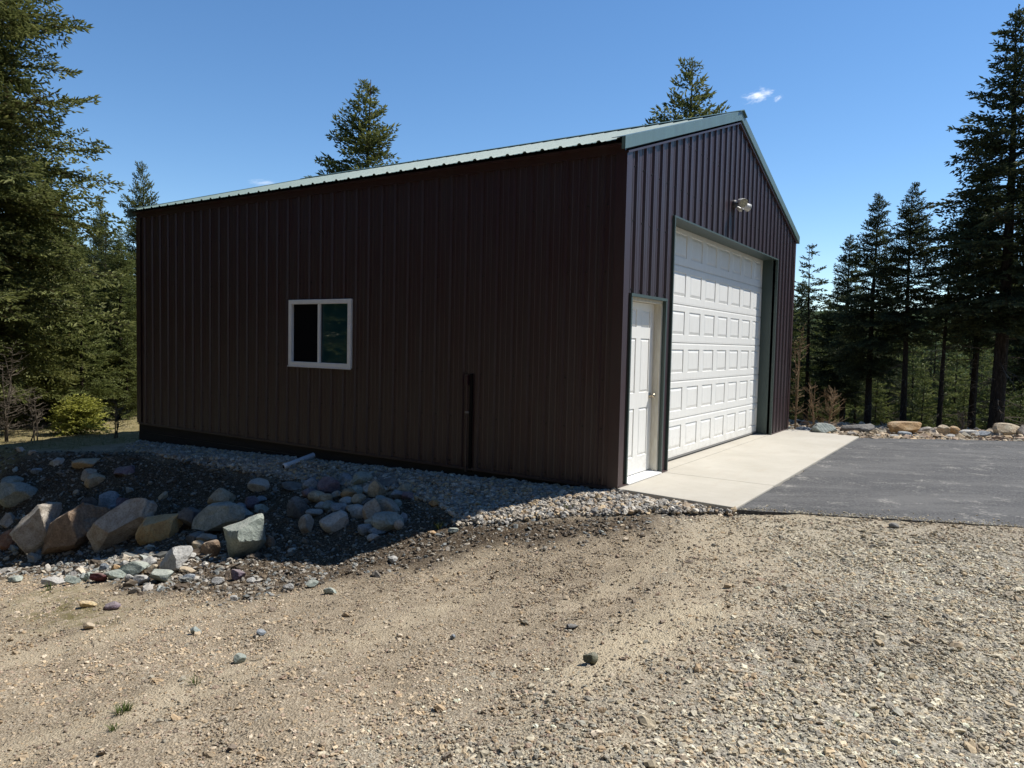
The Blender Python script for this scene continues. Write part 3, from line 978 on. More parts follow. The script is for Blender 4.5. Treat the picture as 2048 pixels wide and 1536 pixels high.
mb = MB(); mb.box((sx0, DY - 0.004, 0.022), (sx1, DY + 0.03, 0.047)); mb.build('bottom_seal', M['seal'], gdoor)
mb = MB(); mb.box((sx0, DY + 0.006, 0.001), (sx1, DY + 0.03, 0.022)); mb.build('rubber_strip', M['rubber'], gdoor)
# trim of the opening
for nm, a, b in (('jamb_trim', (GX0 - 0.03, -0.001, 0.0), (GX0, GD + 0.03, GZ)), ('jamb_trim', (GX1, -0.001, 0.0), (GX1 + 0.03, GD + 0.03, GZ)),
                 ('header_trim', (GX0 - 0.03, -0.001, GZ), (GX1 + 0.03, GD + 0.03, GZ + 0.03))):
    mb = MB(); mb.box(a, b)
    if nm == 'header_trim':
        mb.box((GX0 - 0.032, -0.030, GZ - 0.004), (GX1 + 0.032, -0.0015, GZ + 0.016))
    else:
        e = GX0 if a[0] < 3 else GX1
        s = 1 if a[0] < 3 else -1
        mb.box((e - s * 0.024, -0.030, 0.0), (e + s * 0.002, -0.0015, GZ - 0.004))
    mb.build(nm, M['green_dark'], bld)
# door stops
for x in (GX0, GX1 - 0.02):
    mb = MB(); mb.box((x, GD - 0.02, 0.0), (x + 0.02, GD - 0.002, GZ)); 
    if x == GX0: mb.build('door_stop', M['white_vinyl'], bld)

# --- entry door
DP = 0.10
d0, d1 = MX0 + 0.045, MX1 - 0.045
cw = (d1 - d0)
cols = ((d0 + 0.115, d0 + 0.115 + 0.255), (d1 - 0.115 - 0.255, d1 - 0.115))
rows = ((0.24, 0.80), (0.975, 1.60), (1.725, 1.925))
holes = [(c0, c1, r0, r1) for c0, c1 in cols for r0, r1 in rows]
mb = MB(); sheet_with_holes(mb, d0, d1, 0.045, 2.005, DP, holes)
mb.box((d0, DP + 0.014, 0.045), (d1, DP + 0.044, 2.005))
edoor = mb.build('entry_door', M['white_door'], bld)
edoor['label'] = 'narrow white six-panel entry door beside the building corner'
for h in holes:
    mb = MB(); raised(mb, *h, DP, bev=0.032); mb.build('door_panel', M['white_door'], edoor)
for x0, x1 in ((MX0 + 0.003, d0 - 0.002), (d1 + 0.002, MX1 - 0.003)):
    mb = MB(); mb.box((x0, 0.012, 0.03), (x1, DP + 0.06, 2.02)); mb.build('door_jamb', M['cream_wood'], edoor)
mb = MB(); mb.box((MX0 + 0.003, 0.012, 2.0085), (MX1 - 0.003, DP + 0.06, MZ - 0.002)); mb.build('door_head', M['cream_wood'], edoor)
mb = MB(); mb.prism([(MX0 + .01, -0.045, 0.004), (MX0 + .01, DP + .05, 0.004), (MX0 + .01, DP + .05, 0.040), (MX0 + .01, DP - 0.01, 0.034), (MX0 + .01, -0.045, 0.016)], (MX1 - MX0 - .02, 0, 0)); mb.build('threshold', M['alum'], edoor)
kn = MB()
kx, kz = d1 - 0.06, 0.93
pr = [(0.0, 0.031), (0.006, 0.031), (0.010, 0.014), (0.030, 0.012), (0.036, 0.020), (0.048, 0.027), (0.060, 0.024), (0.066, 0.012)]
kn.tube([(kx, DP - a, kz) for a, _ in pr], [b for _, b in pr], 16)
kn.build('door_knob', M['brass'], edoor, smooth=True)
for nm, a, b in (('door_trim', (MX0 - 0.028, -0.030, 0.0), (MX0 + 0.002, -0.0015, MZ + 0.02)), ('door_trim', (MX1 - 0.002, -0.030, 0.0), (MX1 + 0.028, -0.0015, MZ + 0.02)),
                 ('door_trim', (MX0 - 0.032, -0.034, MZ - 0.004), (MX1 + 0.032, -0.002, MZ + 0.028))):
    mb = MB(); mb.box(a, b); mb.build(nm, M['green_dark'], bld)
for x in (MX0, MX1):
    mb = MB(); s = 1 if x == MX0 else -1
    mb.box((x - s * 0.02, -0.0012, 0.0), (x + s * 0.0025, 0.10, MZ)); mb.build('door_return', M['green_dark'], bld)

# --- sliding window
wm = MB()
fw_ = 0.062
X0, X1 = -0.045, 0.03
wm.box((X0, WY0, WZ0), (X1, WY0 + fw_, WZ1)); wm.box((X0, WY1 - fw_, WZ0), (X1, WY1, WZ1))
wm.box((X0 - .001, WY0 + fw_, WZ1 - fw_), (X1, WY1 - fw_, WZ1)); wm.box((X0 - .001, WY0 + fw_, WZ0), (X1, WY1 - fw_, WZ0 + fw_))
window = wm.build('window', M['white_vinyl'], bld, bevel=0.006)
window['label'] = 'white framed sliding window, left half dark screen, right half teal glass'
ym = (WY0 + WY1) / 2
mb = MB(); mb.box((X0 + 0.006, ym - 0.022, WZ0 + fw_), (X1 - 0.002, ym + 0.022, WZ1 - fw_)); mb.build('meeting_rail', M['white_vinyl'], window, bevel=0.003)
mb = MB(); mb.box((-0.003, WY0 + fw_, WZ0 + fw_), (0.003, ym - 0.022, WZ1 - fw_)); mb.build('pane', M['glass'], window)
mb = MB(); mb.box((0.004, ym + 0.022, WZ0 + fw_), (0.008, WY1 - fw_, WZ1 - fw_)); mb.build('insect_screen', M['screen'], window)
for a in (WY0 + fw_, ym - 0.034):
    mb = MB(); mb.box((-0.012, a, WZ0 + fw_), (-0.004, a + 0.012, WZ1 - fw_)); mb.build('glazing_bead', M['lamp_dark'], window)
mb = MB(); mb.box((X0 - 0.012, WY0 - 0.004, WZ0 - 0.014), (X0 + 0.02, WY1 + 0.004, WZ0 - 0.001)); mb.build('window_sill', M['white_vinyl'], window, bevel=0.003)

# --- flood light on the gable
fl = empty('flood_light', (3.66, -0.03, 3.60), 'twin-head flood light mounted on the gable above garage door', 'light')


def head(parent, d, r=0.062, L=0.15, start=(0, -0.05, 0)):
    d = np.array(d, float); d /= np.linalg.norm(d); s = np.array(start, float)
    mb = MB(); mb.tube([s, s + d * L * 0.25, s + d * L * 0.75, s + d * L], [0.022, 0.034, r * 0.93, r], 18, cap=False)
    mb.tube([s + d * L, s + d * (L + 0.012)], [r * 1.06, r * 1.06], 18, cap=False)
    h = mb.build('lamp_head', M['lamp_body'], parent, smooth=True)
    mb = MB(); mb.tube([s + d * (L - 0.004), s + d * (L + 0.002), s + d * (L + 0.008)], [r * 1.02, r * 1.0, r * 0.7], 18)
    mb.build('lamp_lens', M['lens'], h)
    return h


mb = MB(); mb.tube([(0, 0.028, 0), (0, 0.0, 0), (0, -0.022, 0)], [0.058, 0.058, 0.045], 18); mb.build('base_plate', M['lamp_dark'], fl)
mb = MB(); mb.tube([(0, -0.015, 0.0), (-0.02, -0.06, 0.01)], 0.012, 8); mb.tube([(0, -0.015, 0), (0.04, -0.06, 0.0)], 0.012, 8); mb.build('swivel_arm', M['lamp_dark'], fl)
head(fl, (-0.62, -0.62, -0.38), start=(-0.0, -0.05, 0.045))
head(fl, (0.80, -0.45, -0.22), r=0.055, L=0.17, start=(0.05, -0.05, 0.01))
mb = MB(); mb.tube([(0, -0.03, -0.05), (0.01, -0.07, -0.085), (0.02, -0.10, -0.10)], [0.02, 0.03, 0.022], 10); mb.box((-0.02, -0.115, -0.082), (0.055, -0.045, -0.070)); mb.build('motion_sensor', M['lamp_body'], fl)

# --- conduit on the side wall
cu = empty('wall_conduit', (-0.02, 1.93, 0.0), 'conduit with small brown box and painted shadow gap on the shaded side wall', 'conduit')
mb = MB(); mb.box((-0.012, -0.018, -0.05), (0.012, 0.016, 1.135)); mb.build('shadow_gap', M['black'], cu)  # black bar painting in the dark shadow gap beside the pipe
mb = MB(); mb.tube([(-0.016, 0.052, -0.05), (-0.016, 0.052, 1.04)], 0.011, 8); mb.build('pipe', M['brown_trim'], cu)
mb = MB(); mb.box((-0.045, 0.030, 1.00), (0.010, 0.078, 1.12)); mb.build('junction_box', M['brown_trim'], cu, bevel=0.004)
mb = MB(); mb.box((-0.028, 0.024, 0.66), (0.012, 0.070, 0.682)); mb.build('clamp', M['galv'], cu)


# ================================================================== STONES
def rock_mesh(name, m, seed, sub=3, cuts=12, rough=0.05, roundness=0.78, smooth=False):
    r = np.random.default_rng(seed)
    bm = bmesh.new()
    bmesh.ops.create_icosphere(bm, subdivisions=sub, radius=1.0)
    V = np.array([v.co[:] for v in bm.verts])
    for k in range(cuts):
        n = r.normal(size=3); n /= np.linalg.norm(n)
        d = r.uniform(roundness - 0.18, roundness + 0.14)
        s = V @ n - d
        V = V - np.maximum(s, 0)[:, None] * n[None, :]
    q = V * 2.1 + seed * 3.7
    disp = fbm(q[:, 0], q[:, 1], q[:, 2], seed=seed, oct=4)
    fine = fbm(q[:, 0] * 4, q[:, 1] * 4, q[:, 2] * 4, seed=seed + 5, oct=2)
    nn = V / (np.linalg.norm(V, axis=1, keepdims=True) + 1e-9)
    V = V + nn * (rough * 1.7 * disp + rough * 0.45 * fine)[:, None]
    lo, hi = V.min(0), V.max(0)
    V = (V - (lo + hi) / 2) / ((hi - lo) / 2)
    for v, c in zip(bm.verts, V):
        v.co = c
    me = bpy.data.meshes.new(name); bm.to_mesh(me); bm.free()
    me.materials.append(m)
    if smooth: me.polygons.foreach_set('use_smooth', [True] * len(me.polygons))
    return me


YAW = math.atan2(CR[1], CR[0])          # heading of the picture's horizontal
_seed = [100]


def stone(name, px, py, w, h, colour, label, cat, group=None, tilt=0.0, depth=0.8, sub=3, sink=0.12, rot=None, round_=0.78, cuts=12, rough=0.05, smooth=False, lean=0.0):
    """stone whose foot is at pixel (px, py); w, h its extent in photo pixels"""
    a_ = math.radians(tilt)
    vpx = abs(math.sin(a_)) * w + abs(math.cos(a_)) * h
    p, dist = at(px, py - vpx * lean)
    _seed[0] += 1
    k = dist / FPX
    W_, H_ = w * k, h * k
    # boulders lie tilted: w,h are the long and short extent before the tilt
    D_ = W_ * depth if not tilt else H_ * depth
    me = rock_mesh(name, RK[colour], _seed[0], sub, cuts, rough, round_, smooth)
    o = link(bpy.data.objects.new(name, me))
    a = math.radians(tilt)
    vert = abs(math.sin(a)) * W_ / 2 + abs(math.cos(a)) * H_ / 2
    hd = np.array([CF[0], CF[1]]); hd /= np.linalg.norm(hd)
    back = D_ * 0.42
    x, y = p[0] + hd[0] * back, p[1] + hd[1] * back
    z0 = min(float(hgt(x, y)), p[2] + vert * 0.6)
    o.matrix_world = (Matrix.Translation((x, y, max(p[2], z0 - vert * 0.5) + vert * (1 - 2 * sink) * (1 - 1.35 * lean)))
                      @ Matrix.Rotation(YAW, 4, 'Z') @ Matrix.Rotation(-a, 4, 'Y')
                      @ Matrix.Diagonal((W_ / 2 * 1.06, D_ / 2, H_ / 2 * 1.06, 1)))
    tag(o, label, cat, group)
    return o


GB = 'boulders along the bank'
BLD = [  # px, foot y, long, short, tilt, colour, depth, label
    (16, 1032, 78, 56, -8, 'greygreen', .9, 'grey-green boulder cut by the left picture edge'),
    (8, 1062, 30, 30, 0, 'tangrey', .9, 'small grey boulder under the grey-green one at left edge'),
    (10, 1107, 44, 34, 25, 'rust', .8, 'rust-red stone at the left edge beside leaning boulder'),
    (60, 1124, 112, 66, 42, 'tangrey', .8, 'leaning oval boulder, grey top and tan underside, far left'),
    (130, 1126, 138, 74, 26, 'brown', .8, 'large dark brown layered boulder between two pale ones'),
    (228, 1114, 138, 58, 37, 'tangrey', .75, 'long pale tan boulder slanting up to the right'),
    (307, 1093, 88, 56, 4, 'ochre', .8, 'blocky ochre-yellow boulder with flat face'),
    (371, 1070, 46, 44, 22, 'dark', .8, 'dark grey slab leaning behind the ochre block'),
    (431, 1086, 108, 62, 14, 'greygreen', .8, 'flat-topped grey-green boulder right of dark slab'),
    (478, 1133, 92, 70, 32, 'palegreen', .8, 'pale green-tan boulder half in sun at shadow edge'),
    (345, 1146, 60, 38, 28, 'white', .8, 'pale speckled boulder among small light stones, in sunlight'),
]
for (px, py, a, b, tl, c, dp, lb) in BLD:
    stone('boulder', px, py, a * 1.08, b * 1.1, c, lb, 'boulder', GB, tl, dp * (1.25 if tl else 1), 4, 0.12, cuts=17, rough=0.05, round_=0.66, lean=0.0 if py > 1140 else 0.08)

GS = 'loose stones on the bank'
ST = [  # px, foot, w, h, colour, label
    (438, 1021, 46, 38, 'tan', 'tan stone standing above the flat-topped grey-green boulder'),
    (514, 988, 40, 24, 'white', 'pale grey stone alone near the gravel, left of the heap'),
    (160, 945, 54, 19, 'tan', 'flat tan slab on the upper bank at left'),
    (172, 962, 29, 21, 'tangrey', 'small grey stone between flat slab and round tan stone'),
    (181, 979, 36, 25, 'tan', 'rounded tan stone below the flat slab'),
    (243, 957, 42, 19, 'purple', 'dark purple stone on the upper bank near gravel'),
    (212, 1024, 46, 36, 'bluegrey', 'blue-grey stone with ochre side above the long pale boulder'),
    (245, 1026, 28, 26, 'purple', 'round purple-grey cobble above the long pale boulder'),
    (224, 1030, 20, 18, 'bluegrey', 'small blue cobble wedged over the long pale boulder'),
    (175, 1022, 32, 22, 'dark', 'dark stone left of the blue-grey stone on the bank'),
    (22, 976, 46, 17, 'greygreen', 'flat greenish slab at left edge above the boulder'),
    (107, 934, 28, 14, 'white', 'small whitish stone on upper bank, leftmost cluster'),
    (70, 950, 22, 11, 'bluegrey', 'small grey stone half sunk in the upper left bank'),
    (38, 905, 16, 9, 'white', 'tiny white stone on the grassy far left bank'),
    (62, 912, 18, 9, 'tangrey', 'tiny grey stone on the grassy far left bank'),
    (323, 1002, 17, 14, 'tan', 'small tan stone alone in the dark bank centre'),
    (258, 987, 15, 10, 'white', 'small white pebble alone on the dark bank'),
    (595, 1040, 42, 40, 'dark', 'dark brown upright stone left of the white-grey block'),
    (608, 1070, 26, 36, 'tangrey', 'speckled pointed stone below the dark brown one'),
    (664, 1068, 52, 38, 'white', 'white-grey block with tan underside in front of heap'),
    (478, 1032, 30, 22, 'bluegrey', 'blue-grey cobble right of grey-green boulder'),
    (500, 1022, 26, 24, 'purple', 'purple cobble right of grey-green boulder, upper'),
    (520, 1030, 24, 18, 'palegreen', 'pale green cobble right of the purple one'),
    (480, 1050, 40, 24, 'greygreen', 'grey-green stone tucked behind the sunlit boulder'),
    (520, 1006, 22, 12, 'bluegrey', 'flat blue-grey stone below the pale lone stone'),
    (385, 1094, 32, 22, 'dark', 'dark split stone behind the sunlit boulder, left'),
    (410, 1090, 36, 18, 'tangrey', 'grey slabby fragment beside the dark split stone'),
    (415, 1116, 36, 28, 'brown', 'dark brown rotten stone left of the sunlit boulder'),
    (395, 1108, 28, 20, 'tan', 'tan fragment at the foot of the sunlit boulder'),
    (537, 1098, 18, 24, 'brown', 'brown upright sliver right of the sunlit boulder'),
    # light stones in the sun
    (105, 1173, 43, 13, 'white', 'long white stone, leftmost of the sunlit row'),
    (143, 1170, 28, 15, 'palegreen', 'pale green stone second in the sunlit row'),
    (176, 1164, 20, 15, 'palegreen', 'small pale green stone left of the maroon one'),
    (193, 1167, 32, 18, 'maroon', 'maroon stone in the row of pale stones'),
    (222, 1163, 34, 16, 'palegreen', 'pale green stone right of the maroon one'),
    (262, 1153, 50, 24, 'palegreen', 'long pale green stone in the middle of the row'),
    (276, 1151, 20, 13, 'orange', 'orange stone leaning on the long pale green one'),
    (293, 1138, 30, 20, 'white', 'white stone behind the orange one'),
    (279, 1171, 32, 16, 'white', 'white block in front of the orange stone'),
    (258, 1166, 20, 14, 'white', 'white stone left of the white block'),
    (316, 1168, 38, 22, 'palegreen', 'pale striped slab right of the white block'),
    (299, 1150, 26, 16, 'tan', 'tan stone between the white stones of the row'),
    (245, 1137, 15, 13, 'white', 'small round white cobble behind the row'),
    (228, 1146, 18, 14, 'orange', 'orange-tan cobble behind the row'),
    (205, 1143, 16, 14, 'bluegrey', 'grey cobble behind the maroon stone'),
    (375, 1121, 22, 12, 'white', 'white pebble at the tip of speckled boulder'),
    (372, 1150, 30, 10, 'tan', 'flat brown slab right of the speckled boulder'),
    (374, 1160, 22, 8, 'bluegrey', 'flat grey chip at the right end of the row'),
    (434, 1172, 24, 14, 'white', 'white stone in the sunlit dirt below the boulder'),
    (474, 1162, 26, 20, 'purple', 'purple-pink round cobble in the sunlit dirt'),
    (500, 1170, 15, 12, 'white', 'small white cobble right of the purple-pink one'),
    (25, 1166, 24, 10, 'palegreen', 'small pale stone at left before the row'),
    (172, 1218, 28, 10, 'ochre', 'flat yellow stone in the mossy dirt'),
    (220, 1222, 30, 13, 'purple', 'dark purple stone beside flat yellow stone'),
    (174, 1261, 22, 13, 'tan', 'pale tan stone in the drive, casting a shadow'),
    (388, 1270, 20, 13, 'greygreen', 'grey-green cobble in the drive below the boulders'),
    (520, 1275, 18, 11, 'bluegrey', 'blue-grey pebble in the drive below the boulders'),
    (475, 1330, 24, 17, 'palegreen', 'pale green pointed stone in the drive'),
    (467, 1203, 14, 10, 'white', 'white pebble in the sunlit dirt'),
    (575, 1182, 20, 12, 'white', 'white angular stone at edge of the sunlit dirt'),
    (622, 1175, 22, 10, 'palegreen', 'flat pale stone at edge of the sunlit dirt'),
    (658, 1190, 24, 12, 'palegreen', 'pale grey-green flat stone in the drive edge'),
    (786, 1128, 14, 12, 'white', 'small round white cobble in the bare dirt'),
    (906, 1068, 20, 9, 'palegreen', 'pale flat stone at the shadow edge'),
    (862, 1072, 16, 7, 'orange', 'orange flat stone at the shadow edge'),
    (868, 1016, 20, 14, 'orange', 'orange-tan flat stone in the shaded gravel'),
    (963, 1034, 18, 13, 'tangrey', 'grey cobble in the shaded gravel, right'),
    (1145, 1260, 22, 7, 'dark', 'thin dark flat chip on the sandy drive'),
    (905, 1280, 10, 9, 'bluegrey', 'small blue pebble in the middle of the drive'),
    (1790, 1058, 18, 9, 'dark', 'dark stone in gravel below the asphalt edge'),
]
for k, (px, py, w, h, c, lb) in enumerate(ST):
    stone('stone', px, py, w * 1.1, h * 1.2, c, lb, 'stone', GS, rnd.uniform(-9, 9), rnd.uniform(.75, 1.0) * w / max(h, 1) * 0.8, 3, 0.12, cuts=15, rough=0.045,
          round_=rnd.uniform(.62, .76))
stone('cobble', 1182, 1332, 29, 23, 'olive', 'dark olive cobble sitting alone on the pale sand patch', 'stone', None, 0, .9, 4, 0.05, cuts=9, rough=0.05, round_=.74)

GH = 'stones of the heap beside the gravel'
HP = [
    (621, 985, 32, 23, 'bluegrey', 'blue-grey stone at the upper left of the heap'),
    (653, 990, 38, 28, 'purple', 'dark purple-grey stone at the top of the heap'),
    (690, 972, 28, 20, 'bluegrey', 'blue stone behind the purple one at heap top'),
    (722, 978, 36, 25, 'palegreen', 'pale blue-green stone crowning the heap'),
    (751, 998, 31, 27, 'tan', 'round tan stone right of the heap top'),
    (772, 981, 44, 14, 'dark', 'dark slab lying at the right of heap top'),
    (811, 991, 36, 17, 'tan', 'flat tan stone at the right end of heap'),
    (694, 1002, 28, 19, 'orange', 'orange-tan oval cobble in the heap centre'),
    (615, 999, 28, 16, 'purple', 'bluish purple cobble on the left of heap'),
    (632, 1008, 32, 18, 'tan', 'tan cobble left of heap centre, upper'),
    (650, 1012, 24, 18, 'tan', 'yellowish cobble left of heap centre, lower'),
    (690, 1014, 24, 14, 'white', 'white-tan cobble below the orange oval one'),
    (715, 1014, 26, 18, 'tan', 'tan wedge right of the white-tan cobble'),
    (676, 1031, 30, 19, 'bluegrey', 'blue cobble above the white-grey block'),
    (715, 1038, 30, 22, 'white', 'pale stone right of the white-grey block'),
    (741, 1050, 32, 42, 'tangrey', 'tall tan-grey stone in the heap front'),
    (773, 1038, 42, 31, 'tangrey', 'grey-brown stone at the heap right front'),
    (771, 1070, 54, 34, 'greygreen', 'large flat grey stone at the heap foot'),
    (728, 1074, 24, 19, 'bluegrey', 'blue-grey stone at the foot of the heap, left'),
    (752, 1074, 32, 14, 'bluegrey', 'flat blue-grey slab at the foot of the heap'),
    (738, 1058, 20, 14, 'tan', 'small tan cobble at the heap foot'),
    (626, 1037, 28, 13, 'white', 'flat pale stone left of the white-grey block'),
    (735, 990, 18, 14, 'white', 'small pale cobble near the heap top'),
    (712, 992, 22, 16, 'palegreen', 'small greenish cobble near the heap top'),
    (672, 1000, 18, 14, 'tangrey', 'small grey cobble left of the orange oval one'),
    (655, 1024, 22, 18, 'greygreen', 'grey-green cobble below the yellowish one'),
    (735, 1016, 24, 14, 'dark', 'dark flat cobble right of the tan wedge'),
    (795, 1000, 24, 14, 'bluegrey', 'blue-grey cobble under the right end slab'),
    (815, 1000, 24, 12, 'purple', 'dark purple flat stone at far right of heap'),
    (790, 1018, 22, 14, 'palegreen', 'pale green stone behind grey-brown one'),
    (806, 1050, 14, 20, 'bluegrey', 'blue upright stone right of the large flat one'),
    (797, 1062, 18, 18, 'tangrey', 'small grey cobble right of the large flat one'),
    (745, 1085, 22, 12, 'white', 'pale flat chip below the heap'),
    (608, 1012, 20, 10, 'dark', 'dark flat stone at the left end of heap'),
    (580, 985, 40, 12, 'dark', 'long dark slab left of the heap'),
    (640, 1022, 22, 12, 'white', 'white-grey flat cobble in the heap left'),
    (700, 1028, 20, 14, 'tangrey', 'grey cobble between blue and pale ones'),
    (760, 1012, 22, 16, 'greygreen', 'green-grey cobble right of heap centre'),
]
for (px, py, w, h, c, lb) in HP:
    stone('stone', px, py, w * 1.15, h * 1.25, c, lb, 'stone', GH, rnd.uniform(-10, 10), rnd.uniform(.8, 1.05) * w / max(h, 1) * 0.8, 3, 0.08, cuts=12, rough=0.04,
          round_=rnd.uniform(.68, .84), smooth=rnd.random() < 0.25)

GR = 'rocks along the far edge of the asphalt'
FR = [
    (1583, 864, 24, 10, 'greygreen', 'low grey rock touching the far corner of the building'),
    (1610, 866, 30, 12, 'bluegrey', 'low grey rock second from the building corner'),
    (1614, 870, 18, 6, 'white', 'flat white stone in front of the low grey rocks'),
    (1636, 869, 22, 10, 'tan', 'small tan rock left of the big grey-green one'),
    (1653, 872, 44, 24, 'greygreen', 'big angular grey-green rock beyond the apron'),
    (1722, 868, 60, 15, 'dark', 'long flat-topped grey rock beyond the asphalt'),
    (1705, 874, 18, 10, 'tangrey', 'small grey rock before the long flat-topped one'),
    (1816, 871, 62, 24, 'orange', 'largest orange-tan rock beyond the asphalt'),
    (1814, 875, 26, 9, 'bluegrey', 'blue-grey stone in front of the largest orange rock'),
    (1790, 877, 16, 7, 'white', 'small pale stone left of the blue-grey one'),
    (1858, 868, 28, 13, 'tangrey', 'grey-tan rock right of the largest orange rock'),
    (1876, 868, 16, 12, 'tan', 'narrow tan rock between two larger ones'),
    (1891, 872, 26, 20, 'tan', 'upright tan rock right of the narrow one'),
    (1911, 872, 24, 18, 'orange', 'orange-tan rock right of the upright tan one'),
    (1902, 877, 20, 8, 'white', 'pale stone in front of the orange-tan rock'),
    (1944, 876, 36, 14, 'white', 'whitish rock with flat slabs near right edge'),
    (1972, 875, 30, 12, 'bluegrey', 'grey slate pile beside the whitish rock'),
    (2022, 873, 48, 23, 'tan', 'big tan rock near the right picture edge'),
    (2046, 874, 18, 22, 'tangrey', 'pale rock cut by the right picture edge'),
    (1675, 876, 14, 6, 'palegreen', 'small pale stone right of the big grey-green rock'),
    (1760, 876, 16, 6, 'tangrey', 'small grey stone between two long rocks'),
    (1838, 877, 14, 6, 'dark', 'small dark stone below the largest orange rock'),
    (1990, 878, 18, 6, 'tan', 'small tan stone left of the big tan rock'),
]
for (px, py, w, h, c, lb) in FR:
    stone('rock', px, py, w * 1.06, h * 1.1, c, lb, 'rock', GR, rnd.uniform(-6, 6), rnd.uniform(.8, 1.1) * w / max(h, 1) * 0.6, 3, 0.08, cuts=9, rough=0.05, round_=.76)

# --- plastic pipe lying on the gravel
pa, _ = at(567, 945); pb, _ = at(628, 929)
pa = pa + (0, 0, 0.075); pb = pb + (0, 0, 0.13)
dv = (pb - pa) / np.linalg.norm(pb - pa)
pip = empty('drain_pipe', tuple(pa), 'white plastic drain pipe lying on the shaded gravel', 'pipe')
mb = MB(); L_ = float(np.linalg.norm(pb - pa))
ring = [(0, .042), (.05, .042), (.055, .038), (L_, .038)]
mb.tube([tuple(dv * a) for a, _ in ring], [b for _, b in ring], 16)
mb.build('tube', M['pvc'], pip, smooth=True)
mb = MB(); mb.tube([tuple(dv * -0.002), tuple(dv * 0.012)], [0.031, 0.031], 16); mb.build('bore_shade', M['black'], pip)  # black disc paints the shade inside the pipe end


# ================================================================== GRAVEL (uncountable: one object of instances)
def gravel(name, label, cat, pts, scl, cols, seed):
    n = len(pts)
    me = bpy.data.meshes.new(name)
    me.vertices.add(n); me.vertices.foreach_set('co', np.asarray(pts, np.float32).ravel())
    r = np.random.default_rng(seed)
    def put(nm, typ, data, key):
        a = me.attributes.new(nm, typ, 'POINT'); a.data.foreach_set(key, np.ascontiguousarray(data).ravel())
    put('scl', 'FLOAT_VECTOR', scl.astype(np.float32), 'vector')
    rot = np.stack([r.normal(0, .35, n), r.normal(0, .35, n), r.uniform(0, 6.283, n)], 1)
    put('rot', 'FLOAT_VECTOR', rot.astype(np.float32), 'vector')
    put('vi', 'INT', r.integers(0, 7, n).astype(np.int32), 'value')
    put('col', 'FLOAT_COLOR', np.concatenate([cols, np.ones((n, 1))], 1).astype(np.float32), 'color')
    o = link(bpy.data.objects.new(name, me))
    tag(o, label, cat, kind='stuff')
    g = bpy.data.node_groups.new(name + '_nodes', 'GeometryNodeTree')
    g.interface.new_socket('Geometry', in_out='INPUT', socket_type='NodeSocketGeometry')
    g.interface.new_socket('Geometry', in_out='OUTPUT', socket_type='NodeSocketGeometry')
    N, Lk = g.nodes, g.links
    gi, go = N.new('NodeGroupInput'), N.new('NodeGroupOutput')
    g2i = N.new('GeometryNodeGeometryToInstance')
    for k in range(7):
        ico = N.new('GeometryNodeMeshIcoSphere'); ico.inputs['Radius'].default_value = 1; ico.inputs['Subdivisions'].default_value = 2
        nz = N.new('ShaderNodeTexNoise'); nz.noise_dimensions = '4D'; nz.inputs['W'].default_value = k * 5.3 + seed; nz.inputs['Scale'].default_value = 1.1
        nz.inputs['Detail'].default_value = 1.0
        sub = N.new('ShaderNodeVectorMath'); sub.operation = 'SUBTRACT'; sub.inputs[1].default_value = (.5, .5, .5)
        Lk.new(nz.outputs['Color'], sub.inputs[0])
        sc = N.new('ShaderNodeVectorMath'); sc.operation = 'SCALE'; sc.inputs['Scale'].default_value = 2.3
        Lk.new(sub.outputs[0], sc.inputs[0])
        sp = N.new('GeometryNodeSetPosition'); Lk.new(ico.outputs['Mesh'], sp.inputs['Geometry']); Lk.new(sc.outputs[0], sp.inputs['Offset'])
        sm = N.new('GeometryNodeSetMaterial'); sm.inputs['Material'].default_value = M['pebble']
        Lk.new(sp.outputs[0], sm.inputs['Geometry']); Lk.new(sm.outputs[0], g2i.inputs[0])
    iop = N.new('GeometryNodeInstanceOnPoints'); iop.inputs['Pick Instance'].default_value = True
    def named(nm, typ):
        q = N.new('GeometryNodeInputNamedAttribute'); q.data_type = typ; q.inputs['Name'].default_value = nm; return q.outputs['Attribute']
    e2r = N.new('FunctionNodeEulerToRotation')
    Lk.new(named('rot', 'FLOAT_VECTOR'), e2r.inputs[0]); Lk.new(e2r.outputs[0], iop.inputs['Rotation'])
    Lk.new(named('scl', 'FLOAT_VECTOR'), iop.inputs['Scale']); Lk.new(named('vi', 'INT'), iop.inputs['Instance Index'])
    Lk.new(gi.outputs[0], iop.inputs['Points']); Lk.new(g2i.outputs[0], iop.inputs['Instance']); Lk.new(iop.outputs[0], go.inputs[0])
    mod = o.modifiers.new('scatter', 'NODES'); mod.node_group = g
    return o


def gz_fine(x, y):
    z = hgt(x, y)
    return z


PAL_DRIVE = np.array([(.33, .29, .225), (.40, .36, .29), (.27, .245, .20), (.46, .42, .35), (.22, .20, .175), (.30, .30, .285), (.24, .26, .255), (.36, .29, .20), (.52, .50, .46), (.17, .155, .15), (.27, .22, .20)])
PAL_GREY = np.array([(.34, .325, .29), (.28, .275, .26), (.40, .385, .345), (.22, .22, .22), (.47, .455, .41), (.25, .265, .27), (.31, .28, .23), (.17, .17, .175), (.55, .54, .50), (.37, .31, .235)])
PAL_DRAIN = np.array([(.30, .30, .30), (.24, .25, .26), (.36, .355, .345), (.42, .39, .34), (.20, .205, .215), (.44, .36, .25), (.29, .27, .245), (.50, .49, .47), (.33, .27, .21)])
PAL_SOIL = np.array([(.12, .09, .06), (.075, .055, .038), (.17, .13, .09), (.24, .215, .18), (.20, .21, .20), (.09, .07, .05), (.30, .27, .22)])


